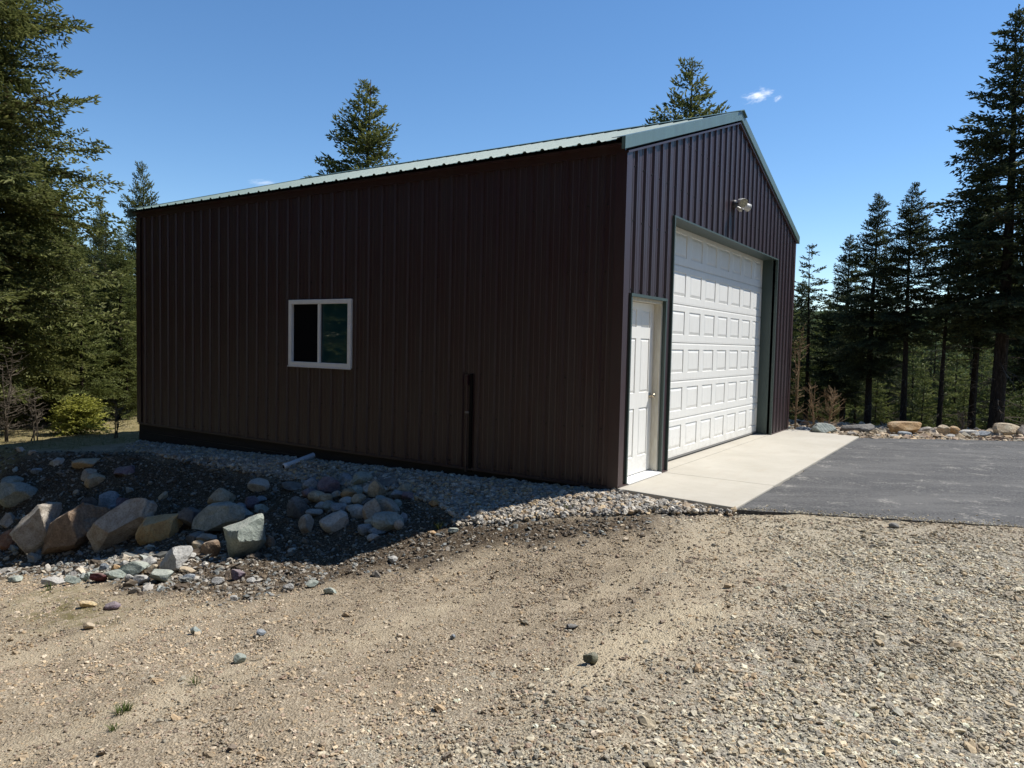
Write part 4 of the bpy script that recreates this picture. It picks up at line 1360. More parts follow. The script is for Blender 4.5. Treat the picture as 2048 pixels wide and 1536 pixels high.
PAL_DRIVE = (PAL_DRIVE * 0.72 + PAL_DRIVE.mean(0) * 0.28) * (1.24, 1.08, 0.88)
PAL_GREY = (PAL_GREY * 0.78 + PAL_GREY.mean(0) * 0.22) * (1.42, 1.30, 1.06)
PAL_DRAIN = PAL_DRAIN * (1.20, 1.13, 1.02)
PAL_SOIL = np.concatenate([PAL_SOIL, PAL_DRAIN[:5], [(.42, .39, .33), (.36, .38, .35)]])


def scatter(n, box, seed):
    r = np.random.default_rng(seed)
    x = r.uniform(box[0], box[1], n); y = r.uniform(box[2], box[3], n)
    return x, y, r


def on_hard(x, y):
    """on apron, asphalt or inside the building"""
    a = sdf([(-0.02, 0.0), (-0.15, -1.32), (0.20, -2.15), (0.79, -3.59), (2.2, -7), (16, -13), (8.75, -3.75), (7.1, -1.325), (7.5, 0), (7.5, BL), (0, BL)], x, y) < 0.0
    return a


def pick(r, pal, n, var=0.11):
    c = pal[r.integers(0, len(pal), n)] * (1 + r.normal(0, var, (n, 1)))
    return np.clip(c, 0.02, 0.8)


# driveway pebbles: dense near, thinner far
x, y, r = scatter(980000, (-7.2, 3.2, -5.2, 7.5), 3)
z_ = zones(x, y)
dist = np.hypot(x - CAM[0], y - CAM[1])
base = 0.29 + 0.50 * z_['coarse'] 
base = base * (1 - 0.74 * z_['sand'])
base = base * (0.55 + 0.9 * np.clip(fbm(x * 0.9, y * 0.9, seed=61, oct=3) + 0.45, 0, 1.2))
base = base * (1 - 0.82 * z_['soil']) * (1 - 0.5 * z_['moss']) * (1 - z_['drain']) * np.clip(9.5 / (dist + 3.5), 0.35, 1.0)
ang = ((x - CAM[0]) * CR[0] + (y - CAM[1]) * CR[1]) / np.maximum(0.1, (x - CAM[0]) * CF[0] + (y - CAM[1]) * CF[1])
keep = (r.random(len(x)) < base) & ~on_hard(x, y) & (dist > 2.2) & (np.abs(ang) < 0.95)
x, y = x[keep], y[keep]; n = len(x); co = z_['coarse'][keep]; dist = dist[keep]
s = np.exp(r.normal(math.log(0.0050), 0.42, n)) * (1 + 0.26 * co) * (1 + 0.016 * np.clip(dist - 4, 0, 8))
s = np.where(r.random(n) < 0.012, s * 2.1, s)
s = np.clip(s, 0.0035, 0.030)
scl = np.stack([s * r.uniform(.9, 1.45, n), s * r.uniform(.7, 1.0, n), s * r.uniform(.45, .8, n)], 1)
g_ = r.random(n) < co * 0.9
cols = np.where(g_[:, None], pick(r, PAL_GREY, n), pick(r, PAL_DRIVE, n))
cols = np.clip(cols * (1 + 0.34 * fbm(x * 0.7 + 3, y * 1.1, seed=71, oct=3))[:, None], 0.03, 0.8)
P3 = np.stack([x, y, gz_fine(x, y) + s * 0.15], 1)
# grains kicked over the asphalt edge
k_ = 700
tt = r.random(k_); off = r.exponential(0.07, k_)
ex1 = np.where(tt[:, None] < .35, np.array((-0.15, -1.33)) + (tt / .35)[:, None] * np.array((0.35, -0.82)), np.array((0.20, -2.15)) + ((tt - .35) / .65)[:, None] * np.array((0.59, -1.44)))
ex1 = ex1 + off[:, None] * np.array((0.92, 0.38))
s2 = np.clip(np.exp(r.normal(math.log(0.0045), .4, k_)), .002, .012)
ok = ex1[:, 1] < -1.34
P3 = np.concatenate([P3, np.concatenate([ex1, (s2 * 0.5 - 0.022)[:, None]], 1)[ok]])
scl = np.concatenate([scl, (s2[:, None] * np.array((1.2, .9, .65)))[ok]])
cols = np.concatenate([cols, pick(r, PAL_GREY, k_)[ok]])
gravel('driveway_gravel', 'fine tan and grey gravel covering the driveway', 'gravel', P3, scl, cols, 3)

# drain rock along the wall
x, y, r = scatter(62000, (-2.6, 0.1, -1.4, 9.9), 5)
z_ = zones(x, y)
keep = (r.random(len(x)) < z_['drain'] * 0.95) & ~on_hard(x, y)
x, y = x[keep], y[keep]; n = len(x)
s = np.clip(np.exp(r.normal(math.log(0.0185), 0.27, n)), .010, .038)
scl = np.stack([s * r.uniform(1.0, 1.4, n), s * r.uniform(.8, 1.05, n), s * r.uniform(.6, .9, n)], 1)
berm = 0.05 * np.exp(-((x + 0.25) / 0.5) ** 2)
gravel('drain_rock', 'clean grey drain rock banked along the side wall', 'gravel', np.stack([x, y, hgt(x, y) + r.uniform(-.004, .030, n) + berm * 0.4], 1), scl, pick(r, PAL_DRAIN, n, .14), 5)

# clods and small stones of the bare bank
x, y, r = scatter(90000, (-5.5, 0.3, -1.3, 12.5), 7)
z_ = zones(x, y)
keep = (r.random(len(x)) < z_['soil'] * 0.55) & ~on_hard(x, y)
x, y = x[keep], y[keep]; n = len(x)
s = np.clip(np.exp(r.normal(math.log(0.0105), 0.62, n)), .004, .062)
scl = np.stack([s * r.uniform(1.0, 1.7, n), s * r.uniform(.7, 1.05, n), s * r.uniform(.5, .85, n)], 1)
low_ = sstep(-1.9, -2.5, x)
pale = r.random(n) < 0.07 + 0.50 * sstep(2.2, 4.4, y) * low_
big_ = (s > 0.020) & (r.random(n) < 0.8 * (1 - low_))
s = np.where(big_, s * 0.45, s)
scl = scl * np.where(big_, 0.45, 1.0)[:, None]
s = np.where((y < 2.6) & (s > 0.022), s * 0.55, s)
scl = scl * np.where((y < 2.6) & (scl[:, 0] > 0.030), 0.55, 1.0)[:, None]
cols = np.where(pale[:, None], pick(r, PAL_SOIL[7:], n, .18), pick(r, PAL_SOIL[:7], n, .2))
gravel('bank_rubble', 'dark clods and small stones on the bare bank', 'rubble', np.stack([x, y, hgt(x, y) + s * 0.25], 1), scl, cols, 7)

# rubble strip under the far rocks
x, y, r = scatter(26000, (6.6, 12.0, -8.5, 3.0), 9)
keep = ~on_hard(x, y) & (sdf([(7.0, -1.35), (7.6, 0.0), (7.7, 2.5), (9.9, 2.5), (9.9, -1), (11.0, -4), (13, -8), (11.8, -8), (8.8, -3.8)], x, y) < 0.1)
x, y = x[keep], y[keep]; n = len(x)
s = np.clip(np.exp(r.normal(math.log(0.022), 0.5, n)), .01, .09)
scl = np.stack([s * r.uniform(1.0, 1.5, n), s * r.uniform(.7, 1.05, n), s * r.uniform(.5, .85, n)], 1)
gravel('verge_rubble', 'loose rubble strip between asphalt and far rocks', 'rubble', np.stack([x, y, hgt(x, y) + s * 0.2], 1), scl, pick(r, PAL_DRIVE, n, .2), 9)


# ================================================================== TREES
def branch_tpl(L, seed, tw_step=0.12, sh_step=0.085, sh_len=0.14, sh_w=0.043, droop=0.10, spread=0.40):
    """a fir branch along +x: needle shoots as crossed slim kites, and its wood"""
    r = np.random.default_rng(seed)
    S = []   # shoots: base(3) dir(3) len
    zc = lambda s: -droop * L * (s ** 1.6) + 0.05 * L * s ** 4
    s = 0.12
    side = 1
    wood = []
    axis_pts = [np.array((q * L, 0, zc(q))) for q in np.linspace(0, 1, 5)]
    while s < 1.0:
        p = np.array((s * L, 0, zc(s)))
        tl = (spread * L * (1 - s) ** 0.8 + 0.10) * r.uniform(0.65, 1.15)
        ang = math.radians(r.uniform(42, 68)) * side
        d = np.array((math.cos(ang), math.sin(ang), r.normal(-0.10, 0.14)))
        d /= np.linalg.norm(d)
        k = max(1, int(tl / sh_step))
        for j in range(k + 1):
            q = p + d * tl * (j / max(1, k)) + np.array((0, 0, -0.05 * tl * (j / max(1, k)) ** 2))
            for ss in (-1, 1):
                if r.random() < 0.12: continue
                a2 = ss * math.radians(r.uniform(25, 62))
                dd = np.array((d[0] * math.cos(a2) - d[1] * math.sin(a2), d[0] * math.sin(a2) + d[1] * math.cos(a2), d[2] + r.normal(-0.05, 0.28)))
                S.append((q, dd, sh_len * r.uniform(0.6, 1.15), (j / max(1, k)) * 0.4 + s * 0.3))
        S.append((p + d * tl, d + r.normal(0, .12, 3), sh_len * r.uniform(.9, 1.3), 0.9))
        if r.random() < 0.75:
            S.append((p, np.array((0.7, 0.2 * r.normal(), r.uniform(.1, .7))), sh_len * r.uniform(.6, 1.0), 0.35))
        wood.append((p, p + d * tl, 0.004))
        s += tw_step / L * r.uniform(0.35, 0.65) * (1 if L > 0.8 else 1.2)
        side = -side
    S.append((np.array((L, 0, zc(1))), np.array((1, 0, 0.25)), sh_len * 1.2, 1.0))
    B = np.array([q[0] for q in S]); D = np.array([q[1] for q in S]); Ln = np.array([q[2] for q in S]); T = np.array([q[3] for q in S])
    D /= np.linalg.norm(D, axis=1, keepdims=True)
    rv = r.normal(size=D.shape); U = np.cross(D, rv); U /= np.linalg.norm(U, axis=1, keepdims=True); Wv = np.cross(D, U)
    V = []; n = len(S)
    w = sh_w * r.uniform(0.7, 1.2, n)
    for A in (U, Wv):
        V.append(np.stack([B, B + D * (Ln * 0.45)[:, None] + A * (w / 2)[:, None], B + D * Ln[:, None], B + D * (Ln * 0.45)[:, None] - A * (w / 2)[:, None]], 1))
    V = np.concatenate(V, 0)
    tint = np.clip(0.30 + 0.45 * T + r.normal(0, 0.16, n), 0.12, 1.0)
    tint = np.where(r.random(n) < 0.03, 0.02, tint)
    tint = np.repeat(np.concatenate([tint, tint]), 4)
    nv = V.reshape(-1, 3)
    # wood: thin three-sided rods
    wv = []; wf = []
    def rod(a, b, ra, rb):
        a = np.asarray(a); b = np.asarray(b); d = b - a; d = d / (np.linalg.norm(d) + 1e-9)
        u = np.cross(d, (0.3, 0.2, 1)); u /= np.linalg.norm(u); w2 = np.cross(d, u)
        k0 = len(wv)
        for (p, rr) in ((a, ra), (b, rb)):
            for q in range(3):
                t_ = 2.094 * q; wv.append(p + rr * (math.cos(t_) * u + math.sin(t_) * w2))
        for q in range(3):
            wf.append((k0 + q, k0 + (q + 1) % 3, k0 + 3 + (q + 1) % 3, k0 + 3 + q))
    for i in range(4):
        rod(axis_pts[i], axis_pts[i + 1], 0.013 * L ** .7 * (1 - i / 4.4), 0.013 * L ** .7 * (1 - (i + 1) / 4.4))
    for a, b, rr in wood[::2]:
        rod(a, b, rr, 0.0015)
    return nv, tint, np.array(wv), np.array(wf)


BL_LEN = [0.35, 0.6, 0.9, 1.3, 1.7, 2.2, 2.8]
TPL = {}


def templates(key, **kw):
    if key not in TPL:
        TPL[key] = [[branch_tpl(L, 1000 + i * 10 + j, **kw) for j in range(3)] for i, L in enumerate(BL_LEN)]
    return TPL[key]


def crown_mesh(name, H, z0, Rmax, needle, seed, levels=0.17, per=3.4, tkey='std', shape=0.85, low=-18, top=42, gap=0.12, taper0=0.55, **kw):
    r = np.random.default_rng(seed)
    T = templates(tkey, **kw)
    NV, TI, WV, WF = [], [], [], []
    woff = 0
    z = z0
    az = r.uniform(0, 6.28)
    while z < H - 0.12:
        t = (z - z0) / (H - z0)
        prof = Rmax * (1 - t) ** shape * (taper0 + (1 - taper0) * min(1, t / 0.22)) + 0.03 + 0.07 * (1 - t)
        k = per * (0.55 + 0.45 * (1 - t))
        kk = int(k) + (1 if r.random() < k - int(k) else 0)
        for q in range(kk):
            az += 2.399 + r.normal(0, 0.35)
            if r.random() < gap: continue
            Lb = prof * np.clip(r.normal(0.92, 0.20), 0.35, 1.3)
            el = math.radians(low + (top - low) * t ** 1.1 + r.normal(0, 7))
            i = int(np.argmin([abs(Lb - b) for b in BL_LEN]))
            nv, ti, wv, wf = T[i][r.integers(0, 3)]
            s = Lb / BL_LEN[i]
            ce, se = math.cos(el), math.sin(el); ca, sa = math.cos(az), math.sin(az)
            ro = r.normal(0, 0.35); cr, sr = math.cos(ro), math.sin(ro)
            Rx = np.array(((1, 0, 0), (0, cr, -sr), (0, sr, cr)))
            Ry = np.array(((ce, 0, -se), (0, 1, 0), (se, 0, ce)))
            Rz = np.array(((ca, -sa, 0), (sa, ca, 0), (0, 0, 1)))
            Mx = Rz @ Ry @ Rx
            o = np.array((0, 0, z + r.uniform(-.06, .06)))
            sc = np.array((s, 0.5 + 0.5 * s, 0.5 + 0.5 * s))
            NV.append((nv * sc) @ Mx.T + o); TI.append(np.clip(ti + r.normal(0, .10), 0.0, 1))
            WV.append((wv * sc) @ Mx.T + o); WF.append(wf + woff); woff += len(wv)
        z += levels * (0.75 + 0.5 * (1 - t)) * r.uniform(.7, 1.3)
    # leader shoots
    for k in range(30):
        zz = H - 0.65 + 0.65 * k / 29
        a = r.uniform(0, 6.28); ll = 0.14 * (1 - 0.6 * k / 29)
        d = np.array((math.cos(a) * .6, math.sin(a) * .6, 0.8)); u = np.array((-math.sin(a), math.cos(a), 0)) * 0.02
        b = np.array((0, 0, zz))
        NV.append(np.array([b, b + d * ll * .45 + u, b + d * ll, b + d * ll * .45 - u])); TI.append(np.full(4, 0.6))
    NV = np.concatenate(NV); TI = np.concatenate(TI); WV = np.concatenate(WV); WF = np.concatenate(WF)
    nF = np.arange(len(NV)).reshape(-1, 4)
    V = np.concatenate([NV, WV]); F = np.concatenate([nF, WF + len(NV)])
    me = np_mesh(name, V, F, M[needle])
    me.materials.append(M['bark'])
    me.polygons.foreach_set('material_index', np.concatenate([np.zeros(len(nF), np.int32), np.ones(len(WF), np.int32)]))
    a = me.attributes.new('tint', 'FLOAT', 'POINT')
    a.data.foreach_set('value', np.concatenate([TI, np.full(len(WV), .3)]).astype(np.float32))
    return me


def trunk_mesh(name, H, r0, seed, bend=0.10):
    r = np.random.default_rng(seed)
    mb = MB(); n = 14
    ph = r.uniform(0, 6, 2)
    pts, rad = [], []
    for i in range(n):
        t = i / (n - 1)
        pts.append((bend * math.sin(t * 3 + ph[0]) * t, bend * math.sin(t * 2.3 + ph[1]) * t, -0.6 + (H + 0.55) * t))
        rad.append(max(0.008, r0 * ((1 - t) ** 0.85) * (1 + 0.35 * max(0, 0.09 - t) / 0.09)))
    mb.tube(pts, rad, 10)
    me = bpy.data.meshes.new(name); me.from_pydata(mb.v, [], mb.f); me.materials.append(M['bark'])
    me.polygons.foreach_set('use_smooth', [True] * len(me.polygons))
    return me


def dead_mesh(name, z0, z1, R, n, seed, m='twig'):
    r = np.random.default_rng(seed)
    mb = MB()
    for k in range(n):
        z = r.uniform(z0, z1); a = r.uniform(0, 6.28); L = R * r.uniform(0.4, 1.1)
        p = np.array((0, 0, z)); d = np.array((math.cos(a), math.sin(a), r.uniform(-0.25, 0.2)))
        pts = [p]
        for i in range(4):
            d = d + np.array((0, 0, r.normal(-0.05, 0.13))) + r.normal(0, 0.08, 3); d /= np.linalg.norm(d)
            pts.append(pts[-1] + d * L / 4)
        mb.tube(pts, [0.012, 0.010, 0.008, 0.005, 0.002], 3, cap=False)
        for i in range(1, 5):
            for q in range(2):
                dd = d + r.normal(0, 0.7, 3); dd /= np.linalg.norm(dd)
                l2 = L * r.uniform(0.12, 0.32)
                mid_ = pts[i] + dd * l2 * 0.5 + np.array((0, 0, -0.03))
                mb.tube([pts[i], mid_, mid_ + (dd + r.normal(0, .35, 3)) * l2 * 0.5], [0.005, 0.0035, 0.0015], 3, cap=False)
    me = bpy.data.meshes.new(name); me.from_pydata(mb.v, [], mb.f); me.materials.append(M[m])
    return me


KIND = {}


def kind(key, H, z0, R, needle, r0, seed, dead=None, **kw):
    KIND[key] = dict(H=H, crown=crown_mesh('crown', H, z0, R, needle, seed, **kw), trunk=trunk_mesh('trunk', H, r0, seed),
                     dead=None if dead is None else dead_mesh('dead_branches', dead[0], dead[1], dead[2], dead[3], seed))


kind('grand', 14.0, 1.5, 3.1, 'fir', 0.24, 1, levels=0.125, per=4.8, shape=0.66, low=-22, top=36, gap=0.05)
kind('spire', 10.0, 0.8, 2.7, 'fir', 0.16, 2, levels=0.15, per=3.9, shape=0.74, low=-14, top=54, gap=0.10)
kind('fir_a', 12.0, 3.6, 2.05, 'fir_dark', 0.19, 3, dead=(0.8, 3.4, 1.3, 26), levels=0.130, per=4.5, shape=0.78, low=-16, top=38, gap=0.10)
kind('fir_b', 12.0, 5.0, 2.05, 'fir_dark', 0.17, 4, dead=(0.8, 5.2, 1.4, 40), levels=0.135, per=4.4, shape=0.78, low=-14, top=40, gap=0.14)
kind('thin', 9.0, 2.2, 1.15, 'fir_dark', 0.11, 5, dead=(0.5, 3.0, 0.9, 22), levels=0.19, per=2.6, low=-20, top=30, gap=0.28, shape=0.6)
kind('young', 6.5, 0.5, 1.45, 'fir_green', 0.08, 6, dead=(0.2, 1.6, 0.7, 10), levels=0.15, per=3.2, low=-14, top=42, gap=0.10)
kind('green', 10.0, 1.2, 2.2, 'fir_green', 0.15, 7, dead=(0.4, 2.4, 1.1, 20), levels=0.15, per=3.8, shape=0.75, low=-18, top=40, gap=0.12)
kind('pole', 11.0, 5.5, 1.3, 'fir_dark', 0.12, 8, dead=(1.0, 6.0, 1.1, 44), levels=0.18, per=2.8, low=-18, top=38, gap=0.16)


def tree(k, px, depth, top, label, group=None, rz=None, height=None, wide=1.0, name='fir_tree'):
    K = KIND[k]
    x, y, z = at_depth(px, depth)
    # the foot stands under the pixel column of the trunk's foot
    if height is None:
        ztop = (CAM + ray(px, top) * depth)[2]
        height = ztop - z
    s = height / K['H']
    root = empty(name, (x, y, z), label, 'tree', group, rnd.uniform(0, 6.28) if rz is None else rz)
    root.scale = (s * wide, s * wide, s)
    for nm in ('trunk', 'crown', 'dead'):
        if K[nm] is None: continue
        o = link(bpy.data.objects.new({'dead': 'dead_branches'}.get(nm, nm), K[nm]), root)
        if nm == 'dead': o['kind'] = 'stuff'
    return root


BGL, BGR = [], []
# left side
GT = 'firs left of the building'
tree('grand', -58, 14.2, -400, 'huge old fir filling the left picture edge', GT, 0.4, wide=1.05)
tree('green', 100, 17.0, 330, 'bushy olive fir just right of the huge left fir', GT, 1.0, wide=1.15)
tree('spire', 203, 22.5, 392, 'slender pointed fir left of the building corner', GT, 2.0, wide=0.6)
tree('spire', 286, 24.0, 328, 'pointed fir rising over the far roof corner', GT, 3.1, wide=0.72)
tree('green', 240, 18.5, 470, 'green fir close behind the building far corner', GT, 4.4, wide=1.1)
tree('young', 165, 16.3, 560, 'lower green fir before the dark left trunks', GT, 0.2, wide=1.2)
tree('fir_a', 20, 19.5, 210, 'dark fir with bare stem near left edge', GT, 1.9)
tree('pole', 122, 18.2, 380, 'dark straight trunk with high crown, left wood', GT, 2.2)
tree('pole', 46, 16.2, 300, 'straight dark trunk nearest the left edge', GT, 5.2)
tree('pole', 208, 19.6, 430, 'thin dark trunk close to the building, left wood', GT, 3.3)
for i, (px, dp, tp, k) in enumerate([(25, 17.4, 400, 'green'), (92, 16.6, 650, 'young'), (30, 16.0, 640, 'young'), (200, 17.6, 655, 'young'), (255, 18.0, 640, 'young'), (222, 20.5, 560, 'young'), (150, 19.5, 450, 'green'), (85, 19.0, 380, 'spire'), (262, 20.0, 520, 'green'), (-40, 24, 330, 'green'), (60, 26, 420, 'spire'), (150, 27, 440, 'green'), (235, 29, 480, 'fir_a'), (100, 31, 430, 'fir_a'), (0, 21, 470, 'young'),
                                     (75, 21, 560, 'young'), (190, 24, 540, 'young'), (250, 23, 590, 'young'), (270, 21, 600, 'young'), (30, 33, 430, 'green'), (200, 35, 470, 'green'),
                                     (130, 22.5, 600, 'young'), (300, 33, 470, 'fir_a'), (-15, 17.5, 520, 'young'), (45, 18.8, 600, 'young')]):
    BGL.append((k, px, dp, tp))
# behind the roof
tree('spire', 728, 24.0, 168, 'pointed fir rising over the middle of the roof', 'firs over the roof', 0.9, wide=1.22)
tree('spire', 1363, 24.0, 130, 'pointed fir rising over the roof near the ridge', 'firs over the roof', 2.6, wide=1.05)
# right side
GTR = 'dark firs right of the building'
tree('thin', 1615, 23.0, 490, 'thin half-bare fir beside the right wall', GTR, 0.5, wide=1.15)
tree('fir_a', 1742, 19.5, 388, 'dark bushy fir left of the pointed pair', GTR, 1.0, wide=1.0)
tree('fir_a', 1690, 22.5, 470, 'dark fir between the half-bare one and pointed pair', GTR, 2.4)
tree('fir_b', 1812, 18.5, 368, 'dark pointed fir, right one of the pair', GTR, 2.0, wide=0.95)
tree('pole', 1885, 18.0, 445, 'slim bare trunk standing alone under high crown', GTR, 3.0, wide=1.2)
tree('fir_a', 1998, 17.0, 28, 'tallest dark fir at the right picture edge', GTR, 4.1, wide=1.15)
tree('fir_b', 1950, 19.5, 330, 'bare trunk close left of the tallest right fir', GTR, 5.0)
tree('fir_a', 2090, 20.5, 250, 'dark fir half cut by the right picture edge', GTR, 0.0)
for i, (px, dp, tp, k) in enumerate([(1600, 30, 560, 'fir_a'), (1655, 33, 600, 'green'), (1715, 30, 640, 'young'), (1770, 31, 650, 'green'), (1830, 28, 655, 'young'), (1860, 36, 610, 'green'),
                                     (1910, 30, 670, 'young'), (1945, 38, 640, 'green'), (1985, 28, 690, 'young'), (2030, 33, 650, 'green'), (2060, 27, 700, 'young'), (1800, 40, 640, 'green'),
                                     (1740, 42, 620, 'green'), (1640, 26, 640, 'young'), (1580, 27, 600, 'green'), (1890, 26, 720, 'young'), (1850, 24.5, 730, 'young'), (1755, 25, 720, 'young'),
                                     (2010, 46, 650, 'green'), (1690, 47, 640, 'green'), (2045, 24, 740, 'young'), (1935, 24, 745, 'young'), (1670, 23.5, 730, 'young'), (1970, 34, 700, 'pole'), (1780, 27, 600, 'pole'),
                                     (1720, 36, 600, 'pole'), (1870, 31, 620, 'pole'), (1840, 52, 650, 'green'), (1900, 55, 655, 'green'), (1960, 58, 660, 'green'), (2060, 55, 650, 'green'), (1630, 55, 640, 'green')]):
    BGR.append((k, px, dp, tp))
ORD = ['nearest', 'second', 'third', 'fourth', 'fifth', 'sixth', 'seventh', 'eighth']
KN = {'young': 'young green fir', 'green': 'green fir', 'fir_a': 'dark fir', 'spire': 'pointed fir', 'pole': 'bare-stemmed fir', 'fir_b': 'dark fir'}


def background(items, refs, where, group):
    slots = {}
    for it in items:
        ref = min(refs, key=lambda q: abs(q[0] - it[1]))
        side = 'left of' if it[1] < ref[0] else 'right of'
        slots.setdefault((side, ref[1], KN[it[0]]), []).append(it)
    for (side, ref, kn), lst in slots.items():
        lst.sort(key=lambda q: q[2])
        for n_, (k, px, dp, tp) in enumerate(lst):
            rank = ORD[n_] + ' ' if len(lst) > 1 else ''
            tree(k, px, dp, tp, '%s%s %s, just %s %s' % (rank, kn, where, side, ref), group)


background(BGL, [(-20, 'the picture edge'), (46, 'the leftmost trunk'), (122, 'the straight dark trunk'), (208, 'the thin trunk'), (280, 'the building corner')],
           'deep in the left wood', 'background firs left of the building')
background(BGR, [(1615, 'the half-bare fir'), (1690, 'the low dark fir'), (1742, 'the bushy dark fir'), (1812, 'the pointed fir'), (1885, 'the slim trunk'), (1950, 'the bare trunk'), (1998, 'the tallest fir')],
           'down the slope', 'firs down the slope on the right')
# unseen firs added to block sky light and darken wall and window reflections
OFF = [(-8.5, 17.5), (-10.2, 14.2), (-11.3, 11.0), (-12.4, 8.0), (-13.0, 5.0), (-13.6, 2.0), (-14.2, -1.0), (-14.6, -4.2), (-11.5, 18.5), (-13.2, 15.0),
       (-14.6, 12.2), (-15.6, 9.2), (-16.2, 6.2), (-16.8, 3.2), (-17.2, 0.2), (-17.6, -3.0), (-16.8, 16.6), (-18.6, 12.6), (-19.2, 8.0), (-15.5, 20.5), (-6.5, 21.5), (-10.0, 22.5)]
OFF += [(-17 + 1.9 * k, -19.5 - 2.4 * (k % 3) - 0.6 * math.sin(k * 2.3)) for k in range(13)] + [(-19.5 - 1.2 * (k % 2), -7.5 - 2.8 * k) for k in range(4)]
for i, (x, y) in enumerate(OFF):
    K = KIND[('fir_a', 'green', 'fir_a', 'spire')[i % 4]]
    root = empty('fir_tree', (x, y, float(hgt(x, y))), 'unseen fir added around the camera to block sky light', 'tree', 'added firs out of view around the camera', rnd.uniform(0, 6.28))
    s = rnd.uniform(1.25, 1.6); root.scale = (s * 1.05, s * 1.05, s)
    for nm in ('trunk', 'crown'):
        link(bpy.data.objects.new(nm, K[nm]), root)


# ================================================================== SHRUBS, GRASS
def bare_shrub(px, py, hpx, wpx, label, seed, n=26, m='tan_twig', rise=1.0, name='bare_shrub'):
    p, dist = at(px, py)
    k = dist / FPX; H = hpx * k; Wd = wpx * k
    r = np.random.default_rng(seed)
    root = empty(name, tuple(p), label, 'shrub')
    st = MB(); tw = MB()
    for i in range(max(3, n // 7)):
        a = r.uniform(0, 6.28); top = np.array((math.cos(a) * Wd * .14, math.sin(a) * Wd * .14, H * r.uniform(.75, 1.0)))
        pts = [np.array((0, 0, -0.05)) + r.normal(0, .03, 3) * (1, 1, 0), top * 0.35 + r.normal(0, .02, 3), top * 0.7 + r.normal(0, .03, 3), top]
        mb = MB(); mb.tube(pts, [0.013, 0.011, 0.008, 0.003], 5); mb.build('stem', M[m], root)
        for b in range(n):
            t_ = r.uniform(0.12, 1.0)
            j = min(2, int(t_ * 3)); q = pts[j] + (pts[j + 1] - pts[j]) * (t_ * 3 - j)
            aa = r.uniform(0, 6.28); L = Wd * 0.5 * (1 - 0.65 * t_) * r.uniform(.5, 1.15)
            d = np.array((math.cos(aa), math.sin(aa), r.uniform(.1, .75) * rise)); d /= np.linalg.norm(d)
            e1 = q + d * L * .5; e2 = e1 + (d + np.array((0, 0, .35 * rise)) + r.normal(0, .2, 3)) * L * .5
            tw.tube([q, e1, e2], [0.0050, 0.0038, 0.0015], 3, cap=False)
            for c in range(4):
                s_ = q + (e2 - q) * r.uniform(.25, .95); dd = d + r.normal(0, .55, 3); dd[2] += .25 * rise
                tw.tube([s_, s_ + dd / np.linalg.norm(dd) * L * r.uniform(.15, .4)], [0.0035, 0.0015], 3, cap=False)
    o = tw.build('twigs', M[m], root); o['kind'] = 'stuff'
    return root


bare_shrub(1655, 864, 100, 96, 'leafless tan shrub behind the big grey-green rock', 51, 22)
bare_shrub(1590, 864, 230, 66, 'tall leafless brown shrub against the right wall edge', 52, 24)
bare_shrub(1625, 866, 110, 70, 'thin leafless shrub between the two tan shrubs', 53, 12)
bare_shrub(1925, 866, 46, 50, 'low grey dead twigs behind the tan rocks', 54, 10, 'twig')
bare_shrub(14, 884, 200, 110, 'grey dead brush at the left picture edge', 55, 30, 'twig', 0.5)
bare_shrub(70, 882, 110, 90, 'low grey dead brush under the left firs', 56, 18, 'twig', 0.5)
bare_shrub(232, 876, 90, 70, 'low dead twigs near the building far corner', 57, 14, 'twig', 0.6)

p, dist = at(128, 874)
bush = empty('leafy_bush', tuple(p + np.array((0.5, 0.4, 0))), 'bright yellow-green bush at the foot of the left wood', 'bush')
bm_ = crown_mesh('foliage', 1.0, 0.04, 0.56, 'bush', 77, levels=0.026, per=3.8, tkey='bush', shape=0.55, low=5, top=60, gap=0.05, taper0=0.9, tw_step=0.09, sh_step=0.07, sh_len=0.075, sh_w=0.030, spread=0.5)
link(bpy.data.objects.new('foliage', bm_), bush)
mb = MB(); mb.tube([(0, 0, -.1), (0.01, 0, .4), (0, 0.01, .95)], [0.02, 0.012, 0.004], 6); mb.build('stem', M['bark'], bush)
bush.scale = (0.92, 0.92, 0.66)


def grass_mesh(name, n, R, h, seed, flop=0.7):
    r = np.random.default_rng(seed)
    V = []; T = []
    for i in range(n):
        a = r.uniform(0, 6.28); rr = R * math.sqrt(r.random()) * 0.35
        b = np.array((math.cos(a) * rr, math.sin(a) * rr, -0.005))
        a2 = a + r.normal(0, .6); L = h * r.uniform(.5, 1.15); lean = flop * r.uniform(.3, 1.2)
        d = np.array((math.cos(a2) * lean, math.sin(a2) * lean, 1.0)); d /= np.linalg.norm(d)
        u = np.array((-math.sin(a2), math.cos(a2), 0)) * 0.0022
        m_ = b + d * L * .55; e = m_ + (d + np.array((math.cos(a2) * .5 * flop, math.sin(a2) * .5 * flop, -.35))) * L * .45
        V += [b - u, b + u, m_ + u * .9, m_ - u * .9, m_ - u * .9, m_ + u * .9, e + u * .2, e - u * .2]
        T += [float(np.clip(r.normal(.55, .25), 0.0, 1))] * 8
    me = np_mesh(name, np.array(V), np.arange(len(V)).reshape(-1, 4), M['grass'])
    a = me.attributes.new('tint', 'FLOAT', 'POINT'); a.data.foreach_set('value', np.array(T, np.float32))
    return me


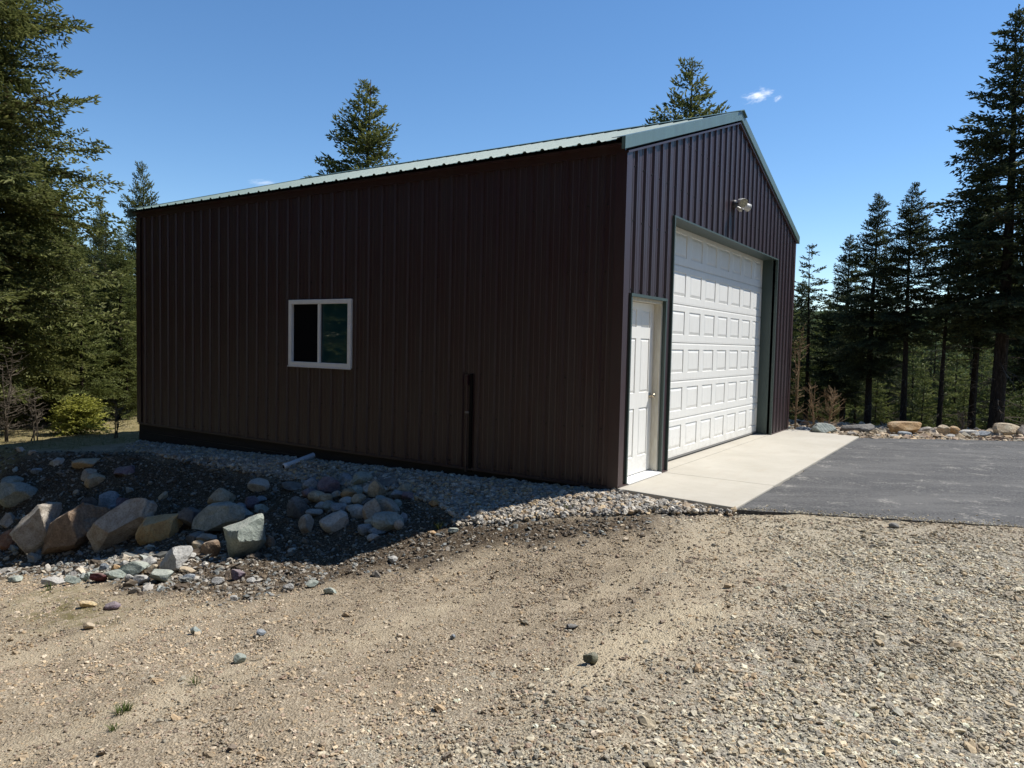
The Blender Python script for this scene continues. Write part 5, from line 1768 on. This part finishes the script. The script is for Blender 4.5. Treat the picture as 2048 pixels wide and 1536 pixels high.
for i, (px, py, wpx, hpx, n, lb) in enumerate([
        (245, 1428, 44, 17, 70, 'green grass tuft in the lower left drive'), (228, 1462, 24, 15, 22, 'thin grass sprig below the larger tuft'),
        (1138, 1020, 36, 12, 70, 'green grass tuft at the gravel edge in sun'), (1012, 1032, 22, 8, 40, 'small grass tuft at the shadow edge'),
        (1655, 873, 22, 8, 40, 'small grass tuft before the grey-green rock'), (1712, 877, 14, 7, 30, 'small grass tuft at the asphalt far corner'),
        (880, 1058, 30, 14, 40, 'dark weed in the shaded gravel edge'), (98, 1182, 20, 14, 24, 'small yellow weed near the mossy dirt'), (390, 1368, 30, 16, 24, 'dry weed sprig in the drive'),
        (1930, 872, 18, 8, 30, 'small grass tuft among the tan rocks')]):
    p, dist = at(px, py); k = dist / FPX
    o = link(bpy.data.objects.new('grass_tuft', grass_mesh('grass_tuft', n, wpx * k * 0.8, hpx * k * 1.5, 300 + i)))
    o.location = tuple(p); tag(o, lb, 'grass', 'grass tufts and weeds')

# thin dry grass on the far left ground
x, y, r = scatter(9000, (-7, 5.5, 9.2, 16.5), 15)
z_ = zones(x, y)
keep = (r.random(len(x)) < z_['grass'] * 0.6) & ~on_hard(x, y)
x, y = x[keep], y[keep]
V = []; T = []
zz = hgt(x, y)
for i in range(len(x)):
    a2 = r.uniform(0, 6.28); L = r.uniform(.03, .10); lean = r.uniform(.2, 1.2)
    b = np.array((x[i], y[i], zz[i] - .005)); d = np.array((math.cos(a2) * lean, math.sin(a2) * lean, 1)); d /= np.linalg.norm(d)
    u = np.array((-math.sin(a2), math.cos(a2), 0)) * 0.004
    V += [b - u, b + u, b + d * L + u * .2, b + d * L - u * .2]; T += [float(np.clip(r.normal(.35, .3), 0, 1))] * 4
me = np_mesh('dry_grass', np.array(V), np.arange(len(V)).reshape(-1, 4), M['grass'])
a = me.attributes.new('tint', 'FLOAT', 'POINT'); a.data.foreach_set('value', np.array(T, np.float32))
o = link(bpy.data.objects.new('dry_grass', me)); tag(o, 'thin dry grass on the ground left of the building', 'grass', kind='stuff')


# small sticks and bark chips lying about
x, y, r = scatter(420, (-6.8, 0.2, -3.5, 8.5), 23)
keep = ~on_hard(x, y)
mb = MB()
for xx, yy in zip(x[keep], y[keep]):
    zz = float(hgt(xx, yy)); a = r.uniform(0, 6.28); L = r.uniform(0.02, 0.07) * (2.2 if r.random() < 0.1 else 1)
    d = np.array((math.cos(a), math.sin(a), r.normal(0, .08))); p0 = np.array((xx, yy, zz + 0.008))
    mb.tube([p0, p0 + d * L * .5 + r.normal(0, .004, 3), p0 + d * L], [0.0022, 0.0030, 0.0016], 4)
o = mb.build('twig_litter', M['twig']); tag(o, 'tiny sticks and bark chips scattered over the bare ground', 'twigs', kind='stuff')
